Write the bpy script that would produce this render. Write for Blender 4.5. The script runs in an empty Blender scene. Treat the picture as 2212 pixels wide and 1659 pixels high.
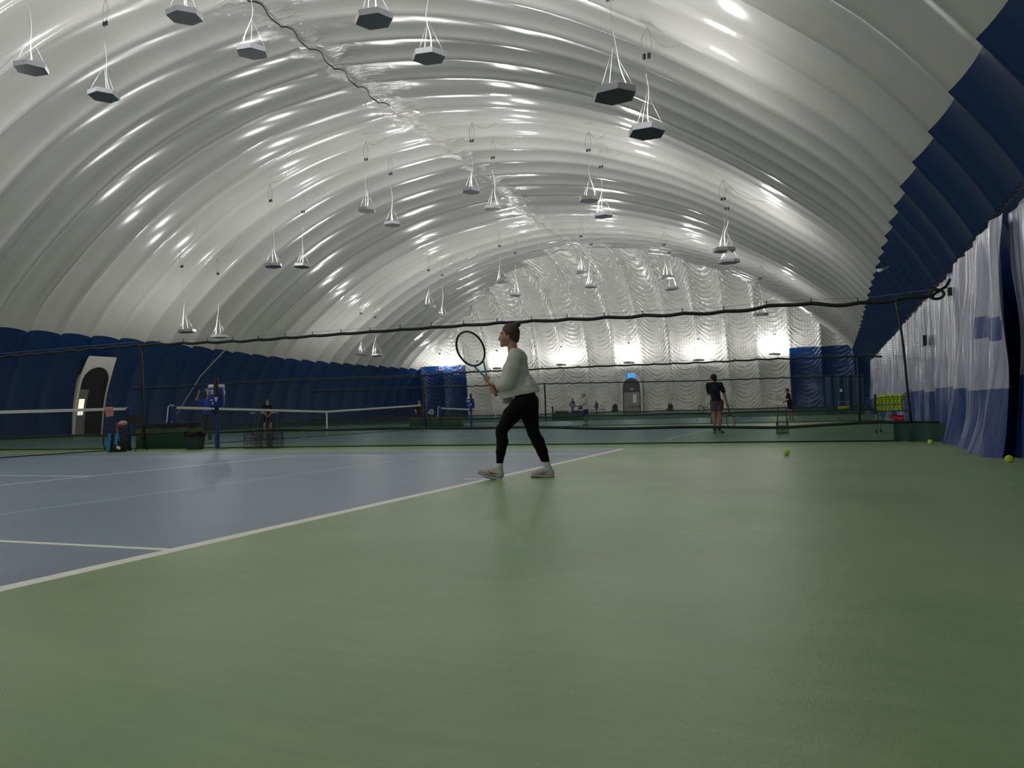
import bpy, bmesh, math, random
import numpy as np
from mathutils import Vector, Matrix, noise

SC = bpy.context.scene
COL = SC.collection
PI = math.pi
random.seed(7)

# ------------------------------------------------------------------ camera
CAM = Vector((3.171, -12.838, 0.679)); YAW, PITCH, ROLL, FPX = 0.3812, 0.03269, -0.02747, 1730.5
fw = Vector((-math.sin(YAW)*math.cos(PITCH), math.cos(YAW)*math.cos(PITCH), math.sin(PITCH)))
r0 = Vector((math.cos(YAW), math.sin(YAW), 0)); u0 = r0.cross(fw)
rt = r0*math.cos(ROLL) + u0*math.sin(ROLL); up = u0*math.cos(ROLL) - r0*math.sin(ROLL)
cd = bpy.data.cameras.new('camera'); cam = bpy.data.objects.new('camera', cd); COL.objects.link(cam)
cam.matrix_world = Matrix(((rt.x, up.x, -fw.x, CAM.x), (rt.y, up.y, -fw.y, CAM.y), (rt.z, up.z, -fw.z, CAM.z), (0, 0, 0, 1)))
cd.sensor_width = 36.0; cd.lens = 36.0*FPX/2212.0; cd.clip_start = 0.05; cd.clip_end = 300
SC.camera = cam

# ------------------------------------------------------------------ world, exposure, lamp strength
SC.view_settings.view_transform = 'Standard'; SC.view_settings.look = 'None'
SC.view_settings.gamma = 1.0; SC.view_settings.exposure = 0.0; SC.view_settings.use_curve_mapping = False
W = bpy.data.worlds.new('world'); SC.world = W; W.use_nodes = True
W.node_tree.nodes['Background'].inputs[0].default_value = (0.5, 0.55, 0.62, 1)
W.node_tree.nodes['Background'].inputs[1].default_value = 0.02
LAMP_W = 262.0; UPSIGN = 1.0
try:
    SC.cycles.use_denoising = True; SC.cycles.adaptive_threshold = 0.02; SC.cycles.max_bounces = 7; SC.cycles.diffuse_bounces = 4
    SC.cycles.transparent_max_bounces = 24; SC.cycles.sample_clamp_indirect = 6.0
except Exception: pass

# ------------------------------------------------------------------ helpers
def setp(o, label=None, cat=None, group=None, kind=None):
    if label: o['label'] = label
    if cat: o['category'] = cat
    if group: o['group'] = group
    if kind: o['kind'] = kind
    return o
def empty(name, loc=(0, 0, 0), rz=0, **k):
    o = bpy.data.objects.new(name, None); COL.objects.link(o); o.location = loc; o.rotation_euler = (0, 0, rz)
    o.empty_display_size = 0.1
    return setp(o, **k)
def copy_tree(o, parent=None):
    c = o.copy(); COL.objects.link(c); c.parent = parent
    for ch in list(o.children):
        copy_tree(ch, c)
    return c

class MB:
    """collects verts / faces and links them as one mesh object"""
    def __init__(s): s.v = []; s.f = []; s.m = []; s.smooth = False
    def quad(s, a, b, c, d, m=0):
        n = len(s.v); s.v += [a, b, c, d]; s.f.append((n, n+1, n+2, n+3)); s.m.append(m)
    def box(s, x0, x1, y0, y1, z0, z1, m=0, tx=0, ty=0):
        n = len(s.v)
        s.v += [(x0, y0, z0), (x1, y0, z0), (x1, y1, z0), (x0, y1, z0), (x0+tx, y0+ty, z1), (x1-tx, y0+ty, z1), (x1-tx, y1-ty, z1), (x0+tx, y1-ty, z1)]
        for q in ((3, 2, 1, 0), (4, 5, 6, 7), (0, 1, 5, 4), (1, 2, 6, 5), (2, 3, 7, 6), (3, 0, 4, 7)):
            s.f.append(tuple(n+i for i in q)); s.m.append(m)
        return s
    def tube(s, pts, r, k=6, m=0, caps=True, flat=1.0):
        pts = [Vector(p) for p in pts]; n0 = len(s.v); N = len(pts)
        rr = r if hasattr(r, '__len__') else [r]*N
        prev = None
        for i, p in enumerate(pts):
            t = (pts[min(i+1, N-1)]-pts[max(i-1, 0)])
            if t.length < 1e-9: t = Vector((0, 0, 1))
            t.normalize()
            if prev is None:
                a = t.cross(Vector((0, 0, 1)) if abs(t.z) < 0.9 else Vector((1, 0, 0))).normalized()
            else:
                a = prev - t*prev.dot(t)
                a = a.normalized() if a.length > 1e-6 else t.orthogonal().normalized()
            prev = a; b = t.cross(a)
            for j in range(k):
                an = 2*PI*(j+0.5)/k
                s.v.append(tuple(p + (a*math.cos(an) + b*math.sin(an)*flat)*rr[i]))
        for i in range(N-1):
            for j in range(k):
                s.f.append((n0+i*k+j, n0+i*k+(j+1) % k, n0+(i+1)*k+(j+1) % k, n0+(i+1)*k+j)); s.m.append(m)
        if caps:
            s.f.append(tuple(n0+j for j in range(k))[::-1]); s.m.append(m)
            s.f.append(tuple(n0+(N-1)*k+j for j in range(k))); s.m.append(m)
        return s
    def lathe(s, prof, k=20, c=(0, 0), m=0, sy=1.0, caps=True):
        n0 = len(s.v)
        for (r, z) in prof:
            for j in range(k):
                an = 2*PI*j/k; s.v.append((c[0]+r*math.cos(an), c[1]+r*math.sin(an)*sy, z))
        for i in range(len(prof)-1):
            for j in range(k):
                s.f.append((n0+i*k+j, n0+i*k+(j+1) % k, n0+(i+1)*k+(j+1) % k, n0+(i+1)*k+j)); s.m.append(m)
        if caps:
            s.f.append(tuple(n0+j for j in range(k))[::-1]); s.m.append(m)
            s.f.append(tuple(n0+(len(prof)-1)*k+j for j in range(k))); s.m.append(m)
        return s
    def ball(s, c, r, seg=12, ring=8, m=0):
        n0 = len(s.v); rx, ry, rz = (r, r, r) if not hasattr(r, '__len__') else r
        s.v.append((c[0], c[1], c[2]-rz))
        for i in range(1, ring):
            t = PI*i/ring
            for j in range(seg):
                a = 2*PI*j/seg; s.v.append((c[0]+rx*math.sin(t)*math.cos(a), c[1]+ry*math.sin(t)*math.sin(a), c[2]-rz*math.cos(t)))
        s.v.append((c[0], c[1], c[2]+rz)); top = len(s.v)-1
        for j in range(seg): s.f.append((n0, n0+1+(j+1) % seg, n0+1+j)); s.m.append(m)
        for i in range(ring-2):
            for j in range(seg):
                a = n0+1+i*seg; s.f.append((a+j, a+(j+1) % seg, a+seg+(j+1) % seg, a+seg+j)); s.m.append(m)
        a = n0+1+(ring-2)*seg
        for j in range(seg): s.f.append((a+j, a+(j+1) % seg, top)); s.m.append(m)
        return s
    def build(s, name, mats, parent=None, smooth=None, loc=None, **k):
        me = bpy.data.meshes.new(name); me.from_pydata([tuple(v) for v in s.v], [], s.f)
        if not isinstance(mats, (list, tuple)): mats = [mats]
        for m in mats: me.materials.append(m)
        if len(mats) > 1: me.polygons.foreach_set('material_index', s.m)
        if smooth or (smooth is None and s.smooth): me.polygons.foreach_set('use_smooth', [True]*len(me.polygons))
        me.update()
        o = bpy.data.objects.new(name, me); COL.objects.link(o)
        if parent: o.parent = parent
        if loc: o.location = loc
        return setp(o, **k)

def np_mesh(name, V, F, mats, parent=None, smooth=True, mi=None, **k):
    me = bpy.data.meshes.new(name)
    me.vertices.add(len(V)); me.vertices.foreach_set('co', np.asarray(V, np.float32).ravel())
    F = np.asarray(F, np.int32); n = F.shape[1]
    me.loops.add(F.size); me.loops.foreach_set('vertex_index', F.ravel())
    me.polygons.add(len(F)); me.polygons.foreach_set('loop_start', np.arange(0, F.size, n, dtype=np.int32))
    me.polygons.foreach_set('loop_total', np.full(len(F), n, np.int32))
    if not isinstance(mats, (list, tuple)): mats = [mats]
    for m in mats: me.materials.append(m)
    if mi is not None: me.polygons.foreach_set('material_index', np.asarray(mi, np.int32))
    me.update(calc_edges=True)
    if smooth: me.polygons.foreach_set('use_smooth', [True]*len(F))
    me.validate()
    o = bpy.data.objects.new(name, me); COL.objects.link(o)
    if parent: o.parent = parent
    return setp(o, **k)

# materials --------------------------------------------------------
def mat(name, col, rough=0.6, metal=0.0, spec=0.5, emit=None, estr=0, var=0.0, vscale=6.0, bump=0.0, bscale=30.0, alpha=1.0, sheen=0.0, col2=None):
    m = bpy.data.materials.new(name); m.use_nodes = True; nt = m.node_tree; N = nt.nodes; L = nt.links
    b = N['Principled BSDF']
    b.inputs['Base Color'].default_value = (*col, 1); b.inputs['Roughness'].default_value = rough
    b.inputs['Metallic'].default_value = metal; b.inputs['Specular IOR Level'].default_value = spec
    if sheen: b.inputs['Sheen Weight'].default_value = sheen
    if alpha < 1: b.inputs['Alpha'].default_value = alpha
    if emit: b.inputs['Emission Color'].default_value = (*emit, 1); b.inputs['Emission Strength'].default_value = estr
    tc = N.new('ShaderNodeTexCoord')
    if var > 0:
        n = N.new('ShaderNodeTexNoise'); n.inputs['Scale'].default_value = vscale; n.inputs['Detail'].default_value = 5
        L.new(tc.outputs['Object'], n.inputs['Vector'])
        mx = N.new('ShaderNodeMix'); mx.data_type = 'RGBA'
        c2 = col2 or tuple(min(1, c*(1+var)+0.01*var) for c in col); c1 = col if col2 else tuple(c*(1-var) for c in col)
        mx.inputs[6].default_value = (*c1, 1); mx.inputs[7].default_value = (*c2, 1)
        rp = N.new('ShaderNodeMapRange'); rp.inputs[1].default_value = 0.35; rp.inputs[2].default_value = 0.65
        L.new(n.outputs['Fac'], rp.inputs[0]); L.new(rp.outputs[0], mx.inputs[0]); L.new(mx.outputs[2], b.inputs['Base Color'])
    if bump > 0:
        n2 = N.new('ShaderNodeTexNoise'); n2.inputs['Scale'].default_value = bscale; n2.inputs['Detail'].default_value = 6
        L.new(tc.outputs['Object'], n2.inputs['Vector'])
        bp = N.new('ShaderNodeBump'); bp.inputs['Strength'].default_value = bump; bp.inputs['Distance'].default_value = 0.02
        L.new(n2.outputs['Fac'], bp.inputs['Height']); L.new(bp.outputs[0], b.inputs['Normal'])
    return m

def mnode(nt, op, a, b=None, clamp=False):
    n = nt.nodes.new('ShaderNodeMath'); n.operation = op; n.use_clamp = clamp
    for i, x in enumerate((a, b)):
        if x is None: continue
        if isinstance(x, (int, float)): n.inputs[i].default_value = x
        else: nt.links.new(x, n.inputs[i])
    return n.outputs[0]

def vinyl(name, col, rough, coordax, pitch, off, swag=0.6, fine=0.5, dist=0.03, big=0.5, hipy=None, crown=False):
    """inflated vinyl sheet: glossy, with seam puckers and draped creases as bump.
    coordax = axis across the ribs (0 = x, 1 = y)"""
    m = mat(name, col, rough, spec=0.5, var=0.04, vscale=0.35)
    nt = m.node_tree; N = nt.nodes; L = nt.links; b = N['Principled BSDF']
    tc = N.new('ShaderNodeTexCoord'); sx = N.new('ShaderNodeSeparateXYZ'); L.new(tc.outputs['Object'], sx.inputs[0])
    A = sx.outputs[coordax]; Z = sx.outputs[2]
    t = mnode(nt, 'FRACT', mnode(nt, 'DIVIDE', mnode(nt, 'SUBTRACT', A, off), pitch))
    c = mnode(nt, 'SUBTRACT', t, 0.5)                       # -0.5..0.5 across one rib
    c2 = mnode(nt, 'MULTIPLY', c, c)
    # noise for irregularity
    n = N.new('ShaderNodeTexNoise'); n.inputs['Scale'].default_value = 0.9; n.inputs['Detail'].default_value = 3; L.new(tc.outputs['Object'], n.inputs['Vector'])
    nz = n.outputs['Fac']
    ph = mnode(nt, 'ADD', mnode(nt, 'MULTIPLY', Z, 20.0), mnode(nt, 'MULTIPLY', c2, -62.0))
    ph = mnode(nt, 'ADD', ph, mnode(nt, 'MULTIPLY', nz, 7.0))
    w = mnode(nt, 'SINE', ph); w = mnode(nt, 'POWER', mnode(nt, 'MULTIPLY', mnode(nt, 'ADD', w, 1.0), 0.5), 2.5)
    n3 = N.new('ShaderNodeTexNoise'); n3.inputs['Scale'].default_value = 1.7; n3.inputs['Detail'].default_value = 2; L.new(tc.outputs['Object'], n3.inputs['Vector'])
    amp = mnode(nt, 'MULTIPLY', mnode(nt, 'SUBTRACT', n3.outputs['Fac'], 0.38), 4.0, clamp=True)
    h = mnode(nt, 'MULTIPLY', mnode(nt, 'MULTIPLY', w, amp), swag)
    if hipy is not None:    # creases only gather towards the end of the hall
        g = mnode(nt, 'MULTIPLY', mnode(nt, 'SUBTRACT', sx.outputs[1], hipy[0]), 1.0/hipy[1], clamp=True)
        h = mnode(nt, 'MULTIPLY', h, g)
    # puckers near seams
    e = mnode(nt, 'MULTIPLY', mnode(nt, 'SUBTRACT', mnode(nt, 'ABSOLUTE', c), 0.33), 6.0, clamp=True)
    mp = N.new('ShaderNodeMapping'); L.new(tc.outputs['Object'], mp.inputs[0])
    mp.inputs['Scale'].default_value = (5, 1.2, 5) if coordax == 1 else (1.2, 5, 5)
    n4 = N.new('ShaderNodeTexNoise'); n4.inputs['Scale'].default_value = 1.0; n4.inputs['Detail'].default_value = 3; L.new(mp.outputs[0], n4.inputs['Vector'])
    h = mnode(nt, 'ADD', h, mnode(nt, 'MULTIPLY', mnode(nt, 'MULTIPLY', n4.outputs['Fac'], e), fine))
    n5 = N.new('ShaderNodeTexNoise'); n5.inputs['Scale'].default_value = 0.5; n5.inputs['Detail'].default_value = 4; L.new(tc.outputs['Object'], n5.inputs['Vector'])
    h = mnode(nt, 'ADD', h, mnode(nt, 'MULTIPLY', n5.outputs['Fac'], big))
    if crown:
        mk = mnode(nt, 'SUBTRACT', 1.0, mnode(nt, 'MULTIPLY', mnode(nt, 'ABSOLUTE', mnode(nt, 'SUBTRACT', sx.outputs[0], -11.5)), 0.75), clamp=True)
        n6 = N.new('ShaderNodeTexNoise'); n6.inputs['Scale'].default_value = 1.0; n6.inputs['Detail'].default_value = 4; n6.inputs['Distortion'].default_value = 1.2
        mp6 = N.new('ShaderNodeMapping'); mp6.inputs['Scale'].default_value = (1.6, 7, 2); L.new(tc.outputs['Object'], mp6.inputs[0]); L.new(mp6.outputs[0], n6.inputs['Vector'])
        h = mnode(nt, 'ADD', h, mnode(nt, 'MULTIPLY', mnode(nt, 'MULTIPLY', n6.outputs['Fac'], mk), 3.2))
    bp = N.new('ShaderNodeBump'); bp.inputs['Strength'].default_value = 1.0; bp.inputs['Distance'].default_value = dist
    L.new(h, bp.inputs['Height']); L.new(bp.outputs[0], b.inputs['Normal'])
    return m

M = {}
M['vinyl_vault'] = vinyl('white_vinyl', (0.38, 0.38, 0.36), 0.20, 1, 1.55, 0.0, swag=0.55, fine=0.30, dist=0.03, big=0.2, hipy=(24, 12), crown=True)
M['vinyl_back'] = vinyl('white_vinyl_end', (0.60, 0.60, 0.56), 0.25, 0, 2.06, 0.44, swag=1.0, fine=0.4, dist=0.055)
M['vinyl_blue'] = vinyl('navy_vinyl', (0.004, 0.023, 0.092), 0.26, 1, 1.55, 0.0, swag=0.12, fine=0.35, dist=0.03, big=0.3)
M['vinyl_blue_end'] = vinyl('navy_vinyl_end', (0.006, 0.032, 0.13), 0.33, 0, 2.06, 0.44, swag=0.7, fine=0.5, dist=0.05)
M['rope_dark'] = mat('dark_webbing', (0.006, 0.009, 0.009), 0.6)
M['strap_green'] = mat('dark_green_strap', (0.004, 0.014, 0.012), 0.6, var=0.3, vscale=9)
M['netting'] = mat('dark_netting', (0.035, 0.045, 0.045), 0.8)
M['net_cord'] = mat('black_net_cord', (0.012, 0.014, 0.016), 0.8)
M['white_tape'] = mat('white_tape', (0.72, 0.72, 0.68), 0.7, var=0.06, vscale=20)
M['post_blue'] = mat('blue_paint', (0.006, 0.03, 0.16), 0.4)
M['black'] = mat('black_plastic', (0.008, 0.008, 0.009), 0.45)
M['steel'] = mat('steel', (0.35, 0.36, 0.37), 0.35, metal=0.9)
M['white_plastic'] = mat('white_plastic', (0.75, 0.76, 0.75), 0.45)
M['lamp_side'] = mat('grey_lamp_housing', (0.30, 0.31, 0.33), 0.45)
M['lamp_base'] = mat('dark_lamp_base', (0.035, 0.05, 0.06), 0.5)
M['cord_white'] = mat('white_cord', (0.8, 0.8, 0.78), 0.6)
M['wire'] = mat('thin_wire', (0.25, 0.24, 0.23), 0.5)

# ------------------------------------------------------------------ dome shell
XC = -11.9
PROF = [(0, 12.15), (2.4, 11.95), (4.8, 11.55), (7.1, 10.85), (9.5, 9.85), (11.8, 8.45), (13.5, 7.25), (15.1, 5.95), (15.8, 5.2), (16.4, 4.4), (16.85, 3.75), (17.25, 3.0), (17.6, 2.0), (17.8, 1.0), (17.9, 0.0)]
def smooth_poly(P, it=3):
    P = [Vector((p[0], p[1])) for p in P]
    for _ in range(it):
        Q = [P[0]]
        for a, b in zip(P, P[1:]):
            Q += [a*0.75+b*0.25, a*0.25+b*0.75]
        Q.append(P[-1]); P = Q
    return P
def resample(P, n):
    d = [0]
    for a, b in zip(P, P[1:]): d.append(d[-1]+(b-a).length)
    out = []; k = 0
    for i in range(n):
        s = d[-1]*i/(n-1)
        while k < len(d)-2 and d[k+1] < s: k += 1
        t = (s-d[k])/max(1e-9, d[k+1]-d[k]); out.append(P[k].lerp(P[k+1], t))
    return out, d[-1]
half = smooth_poly(PROF)
NU = 78
hp, HL = resample(half, NU)
prof = [Vector((-p.x, p.y)) for p in hp[::-1]] + hp[1:]          # left ground -> ridge -> right ground
prof = np.array([[p.x, p.y] for p in prof])
tan = np.gradient(prof, axis=0); tan /= np.linalg.norm(tan, axis=1)[:, None]
nrm = np.stack([-tan[:, 1], tan[:, 0]], 1)                        # outward
def yscale(Y):
    t = min(1, max(0, (Y-15)/17.0)); t = t*t*(3-2*t); return 1-0.085*t
def zdome(x, Y):
    dx = abs(x-XC); return float(np.interp(dx, [p.x for p in hp], [p.y for p in hp]))*yscale(Y)
PITCHY = 1.55
def bulge(t):      # t in 0..1 across a rib: a circular-arc bulge, cusped at the seam
    c = 2*t-1; return math.sqrt(max(0.0, 1.045-c*c))-0.21
Y0, Y1 = -15*PITCHY, 48.0
PER = 16
ny = int(round((Y1-Y0)/PITCHY*PER))+1
Ys = [Y0+i*PITCHY/PER for i in range(ny)]
nu = len(prof)
V = np.zeros((ny, nu, 3))
edge = np.minimum(1, np.array([min(i, nu-1-i) for i in range(nu)])/10.0)
def seam_off(Y): return 0.75*min(1, max(0, (12-Y)/9.0))
for i, Y in enumerate(Ys):
    t = (Y/PITCHY) % 1.0; k = math.floor(Y/PITCHY)
    random.seed(k*13+5); am = 0.34*random.uniform(0.85, 1.1)
    ro = seam_off(Y)/0.285; rdg = 1-np.exp(-((np.arange(nu)-(nu-1)/2-ro)/1.3)**2)*0.6
    h = am*bulge(t)*edge*rdg; wx_ = 1+0.022*min(1, max(0, (3-Y)/7.0))
    s = yscale(Y)
    V[i, :, 0] = XC+prof[:, 0]*wx_+nrm[:, 0]*h; V[i, :, 2] = prof[:, 1]*s+nrm[:, 1]*h; V[i, :, 1] = Y
    V[i, :, 2] = np.maximum(V[i, :, 2], 0)
random.seed(7)
idx = np.arange(ny*nu).reshape(ny, nu)
def grid_faces(ix): return np.stack([ix[:-1, :-1], ix[:-1, 1:], ix[1:, 1:], ix[1:, :-1]], -1).reshape(-1, 4)
ub = int(np.argmin(np.abs(prof[:nu//2, 1]-4.4)))                 # the colour joint between navy skirt and white roof
Vf = V.reshape(-1, 3)
def part(name, a, b, m, **k):
    ix = idx[:, a:b+1]; vs = V[:, a:b+1].reshape(-1, 3); n = b-a+1
    ii = np.arange(ny*n).reshape(ny, n)
    return np_mesh(name, vs, grid_faces(ii), m, **k)
part('wall_left', 0, ub, M['vinyl_blue'], label='navy blue lower band of the inflated dome along the left side', kind='structure')
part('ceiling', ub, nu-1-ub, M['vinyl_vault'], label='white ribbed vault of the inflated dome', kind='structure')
part('wall_right', nu-1-ub, nu-1, M['vinyl_blue'], label='navy blue lower band of the inflated dome along the right side', kind='structure')
# far end cap
EY = 46.0
CAP = smooth_poly([(0, 0), (0.05, 2), (0.35, 4.4), (1.1, 6.4), (2.6, 8.3), (5.0, 9.9), (8.0, 10.75), (11.0, 11.2), (15.0, 11.7)])
cp, _ = resample(CAP, 90); cp = np.array([[p.x, p.y] for p in cp])
ct = np.gradient(cp, axis=0); ct /= np.linalg.norm(ct, axis=1)[:, None]
PX = 2.06; PERX = 14
xs = [0.44-2.06*15+i*PX/PERX for i in range(int(19*PERX)+1)]
xs = [x for x in xs if -30.5 < x < 7.5]
EV = np.zeros((len(xs), 90, 3))
eed = np.minimum(1, np.arange(90)/8.0)
for i, x in enumerate(xs):
    t = ((x-0.44)/PX) % 1.0; h = 0.34*bulge(t)*eed
    EV[i, :, 0] = x; EV[i, :, 1] = EY-cp[:, 0]+ct[:, 1]*h; EV[i, :, 2] = cp[:, 1]+ct[:, 0]*h
ii = np.arange(len(xs)*90).reshape(len(xs), 90)
Fe = grid_faces(ii)[:, ::-1]
cen = EV.reshape(-1, 3)[Fe].mean(1)
mi = ((cen[:, 2] < 4.4) & ((cen[:, 0] > 0.44) | (cen[:, 0] < -24.28))).astype(int)
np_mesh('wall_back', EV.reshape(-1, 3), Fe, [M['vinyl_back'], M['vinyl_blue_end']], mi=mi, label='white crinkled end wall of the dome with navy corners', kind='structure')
# near end wall, behind the camera
mb = MB(); mb.quad((XC-19, -15*PITCHY+0.05, 0), (XC+19, -15*PITCHY+0.05, 0), (XC+19, -15*PITCHY+0.05, 13), (XC-19, -15*PITCHY+0.05, 13))
mb.build('wall_front', M['vinyl_back'], kind='structure', label='white end wall of the dome nearest the viewer')
# ridge seam: lacing cable running along the crown
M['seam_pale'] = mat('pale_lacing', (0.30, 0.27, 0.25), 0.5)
def seam_pts(ya, yb):
    pts = []
    for i, Y in enumerate(Ys):
        if ya <= Y <= yb:
            t = (Y/PITCHY) % 1.0; pts.append((XC+seam_off(Y)+0.10*math.sin(2*PI*t), Y, 12.12*yscale(Y)+0.34*bulge(t)*0.42-0.05))
    return pts
MB().tube(seam_pts(-23, 13.2), 0.022, 5).build('trim_1', M['rope_dark'], kind='structure', label='dark laced seam running along the crown of the white roof')
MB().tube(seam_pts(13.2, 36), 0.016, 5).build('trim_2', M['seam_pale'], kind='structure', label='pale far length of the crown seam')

# ------------------------------------------------------------------ floor with painted courts
def court_mat(name, c1, c2, rough=0.42):
    m = mat(name, c1, rough, spec=0.25); nt = m.node_tree; N = nt.nodes; L = nt.links; b = N['Principled BSDF']
    tc = N.new('ShaderNodeTexCoord')
    n = N.new('ShaderNodeTexNoise'); n.inputs['Scale'].default_value = 0.7; n.inputs['Detail'].default_value = 8; n.inputs['Roughness'].default_value = 0.6
    L.new(tc.outputs['Object'], n.inputs['Vector'])
    mp = N.new('ShaderNodeMapping'); mp.inputs['Rotation'].default_value = (0, 0, 0.35); mp.inputs['Scale'].default_value = (1.2, 9, 1); L.new(tc.outputs['Object'], mp.inputs[0])
    n2 = N.new('ShaderNodeTexNoise'); n2.inputs['Scale'].default_value = 1.5; n2.inputs['Detail'].default_value = 8; n2.inputs['Roughness'].default_value = 0.7; L.new(mp.outputs[0], n2.inputs['Vector'])
    n3 = N.new('ShaderNodeTexNoise'); n3.inputs['Scale'].default_value = 160; n3.inputs['Detail'].default_value = 2; L.new(tc.outputs['Object'], n3.inputs['Vector'])
    f = mnode(nt, 'ADD', mnode(nt, 'MULTIPLY', n.outputs['Fac'], 0.6), mnode(nt, 'MULTIPLY', n2.outputs['Fac'], 0.55))
    f = mnode(nt, 'MULTIPLY', mnode(nt, 'SUBTRACT', f, 0.36), 2.2, clamp=True)
    mx = N.new('ShaderNodeMix'); mx.data_type = 'RGBA'; mx.inputs[6].default_value = (*c1, 1); mx.inputs[7].default_value = (*c2, 1); L.new(f, mx.inputs[0])
    L.new(mx.outputs[2], b.inputs['Base Color'])
    # pale scuffs
    mp2 = N.new('ShaderNodeMapping'); mp2.inputs['Rotation'].default_value = (0, 0, 0.5); mp2.inputs['Scale'].default_value = (2.0, 14, 1); L.new(tc.outputs['Object'], mp2.inputs[0])
    n4 = N.new('ShaderNodeTexNoise'); n4.inputs['Scale'].default_value = 1.3; n4.inputs['Detail'].default_value = 10; n4.inputs['Roughness'].default_value = 0.8; L.new(mp2.outputs[0], n4.inputs['Vector'])
    sc = mnode(nt, 'MULTIPLY', mnode(nt, 'SUBTRACT', n4.outputs['Fac'], 0.62), 5.0, clamp=True)
    mx2 = N.new('ShaderNodeMix'); mx2.data_type = 'RGBA'; L.new(mx.outputs[2], mx2.inputs[6]); mx2.inputs[7].default_value = (*[min(1, c*1.5+0.02) for c in c2], 1)
    L.new(mnode(nt, 'MULTIPLY', sc, 0.5), mx2.inputs[0]); L.new(mx2.outputs[2], b.inputs['Base Color'])
    if name == 'green_court':
        n7 = N.new('ShaderNodeTexNoise'); n7.inputs['Scale'].default_value = 0.55; n7.inputs['Detail'].default_value = 6; n7.inputs['Roughness'].default_value = 0.65
        mp7 = N.new('ShaderNodeMapping'); mp7.inputs['Location'].default_value = (3.3, 8.1, 0); L.new(tc.outputs['Object'], mp7.inputs[0]); L.new(mp7.outputs[0], n7.inputs['Vector'])
        q7 = mnode(nt, 'MULTIPLY', mnode(nt, 'SUBTRACT', n7.outputs['Fac'], 0.55), 6.0, clamp=True)
        mx7 = N.new('ShaderNodeMix'); mx7.data_type = 'RGBA'; L.new(mx2.outputs[2], mx7.inputs[6]); mx7.inputs[7].default_value = (0.17, 0.36, 0.19, 1)
        L.new(mnode(nt, 'MULTIPLY', q7, 0.35), mx7.inputs[0]); L.new(mx7.outputs[2], b.inputs['Base Color']); last = mx7
    else: last = mx2
    n8 = N.new('ShaderNodeTexNoise'); n8.inputs['Scale'].default_value = 38; n8.inputs['Detail'].default_value = 3; L.new(tc.outputs['Object'], n8.inputs['Vector'])
    q8 = mnode(nt, 'MULTIPLY', mnode(nt, 'SUBTRACT', n8.outputs['Fac'], 0.70), 14.0, clamp=True)
    mx8 = N.new('ShaderNodeMix'); mx8.data_type = 'RGBA'; L.new(last.outputs[2], mx8.inputs[6]); mx8.inputs[7].default_value = (0.5, 0.52, 0.42, 1)
    L.new(mnode(nt, 'MULTIPLY', q8, 0.45), mx8.inputs[0]); L.new(mx8.outputs[2], b.inputs['Base Color'])
    bp = N.new('ShaderNodeBump'); bp.inputs['Strength'].default_value = 0.35; bp.inputs['Distance'].default_value = 0.004
    L.new(n3.outputs['Fac'], bp.inputs['Height']); L.new(bp.outputs[0], b.inputs['Normal'])
    L.new(mnode(nt, 'ADD', mnode(nt, 'MULTIPLY', n2.outputs['Fac'], 0.25), rough-0.12), b.inputs['Roughness'])
    return m
M['court_green'] = court_mat('green_court', (0.195, 0.30, 0.13), (0.345, 0.46, 0.25))
M['court_blue'] = court_mat('blue_court', (0.175, 0.235, 0.315), (0.26, 0.335, 0.41))
M['line_white'] = mat('white_line_paint', (0.88, 0.88, 0.80), 0.5, var=0.05, vscale=8)
M['line_blue'] = mat('pale_blue_line_paint', (0.36, 0.56, 0.66), 0.5)
PITCH_C = 14.6
courts = [0.0, PITCH_C, 2*PITCH_C, 3*PITCH_C]        # y of the far doubles line
LX = 23.77
rects = []                                            # x0,x1,y0,y1,material
for yc in courts:
    rects.append((-LX, 0, yc-10.97, yc, 1))
def vline(x, y0, y1, w, m=2): rects.append((x-w/2, x+w/2, y0, y1, m))
def hline(y, x0, x1, w, m=2): rects.append((x0, x1, y-w/2, y+w/2, m))
for yc in courts:
    if yc < 0.1:
        vline(-2.70, yc-10.9, yc-1.9, 0.035, 3); hline(yc-2.02, -21, -2.7, 0.035, 3)
    rects.append((-0.1, 0.0, yc-10.97, yc, 2)); rects.append((-LX, -LX+0.1, yc-10.97, yc, 2))
    for y in (yc-0.025, yc-1.37, yc-9.60, yc-10.945): hline(y, -LX, 0, 0.05)
    for x in (-5.485, -18.285): vline(x, yc-9.6, yc-1.37, 0.05)
    hline(yc-5.485, -18.285, -5.485, 0.05); hline(yc-5.485, -0.33, -0.1, 0.05)
fx = sorted(set([-33.0, 9.0]+[r[0] for r in rects]+[r[1] for r in rects])); fy = sorted(set([-24.5, 50.0]+[r[2] for r in rects]+[r[3] for r in rects]))
mb = MB(); nx_ = len(fx)
mb.v = [(x, y, 0.0) for y in fy for x in fx]
for j in range(len(fy)-1):
    for i in range(nx_-1):
        cx, cy = (fx[i]+fx[i+1])/2, (fy[j]+fy[j+1])/2; m = 0
        for r in rects:
            if r[0] < cx < r[1] and r[2] < cy < r[3]: m = r[4]
        a = j*nx_+i; mb.f.append((a, a+1, a+1+nx_, a+nx_)); mb.m.append(m)
mb.build('floor', [M['court_green'], M['court_blue'], M['line_white'], M['line_blue']], kind='structure', label='green acrylic floor with blue tennis courts and white lines')
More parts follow.
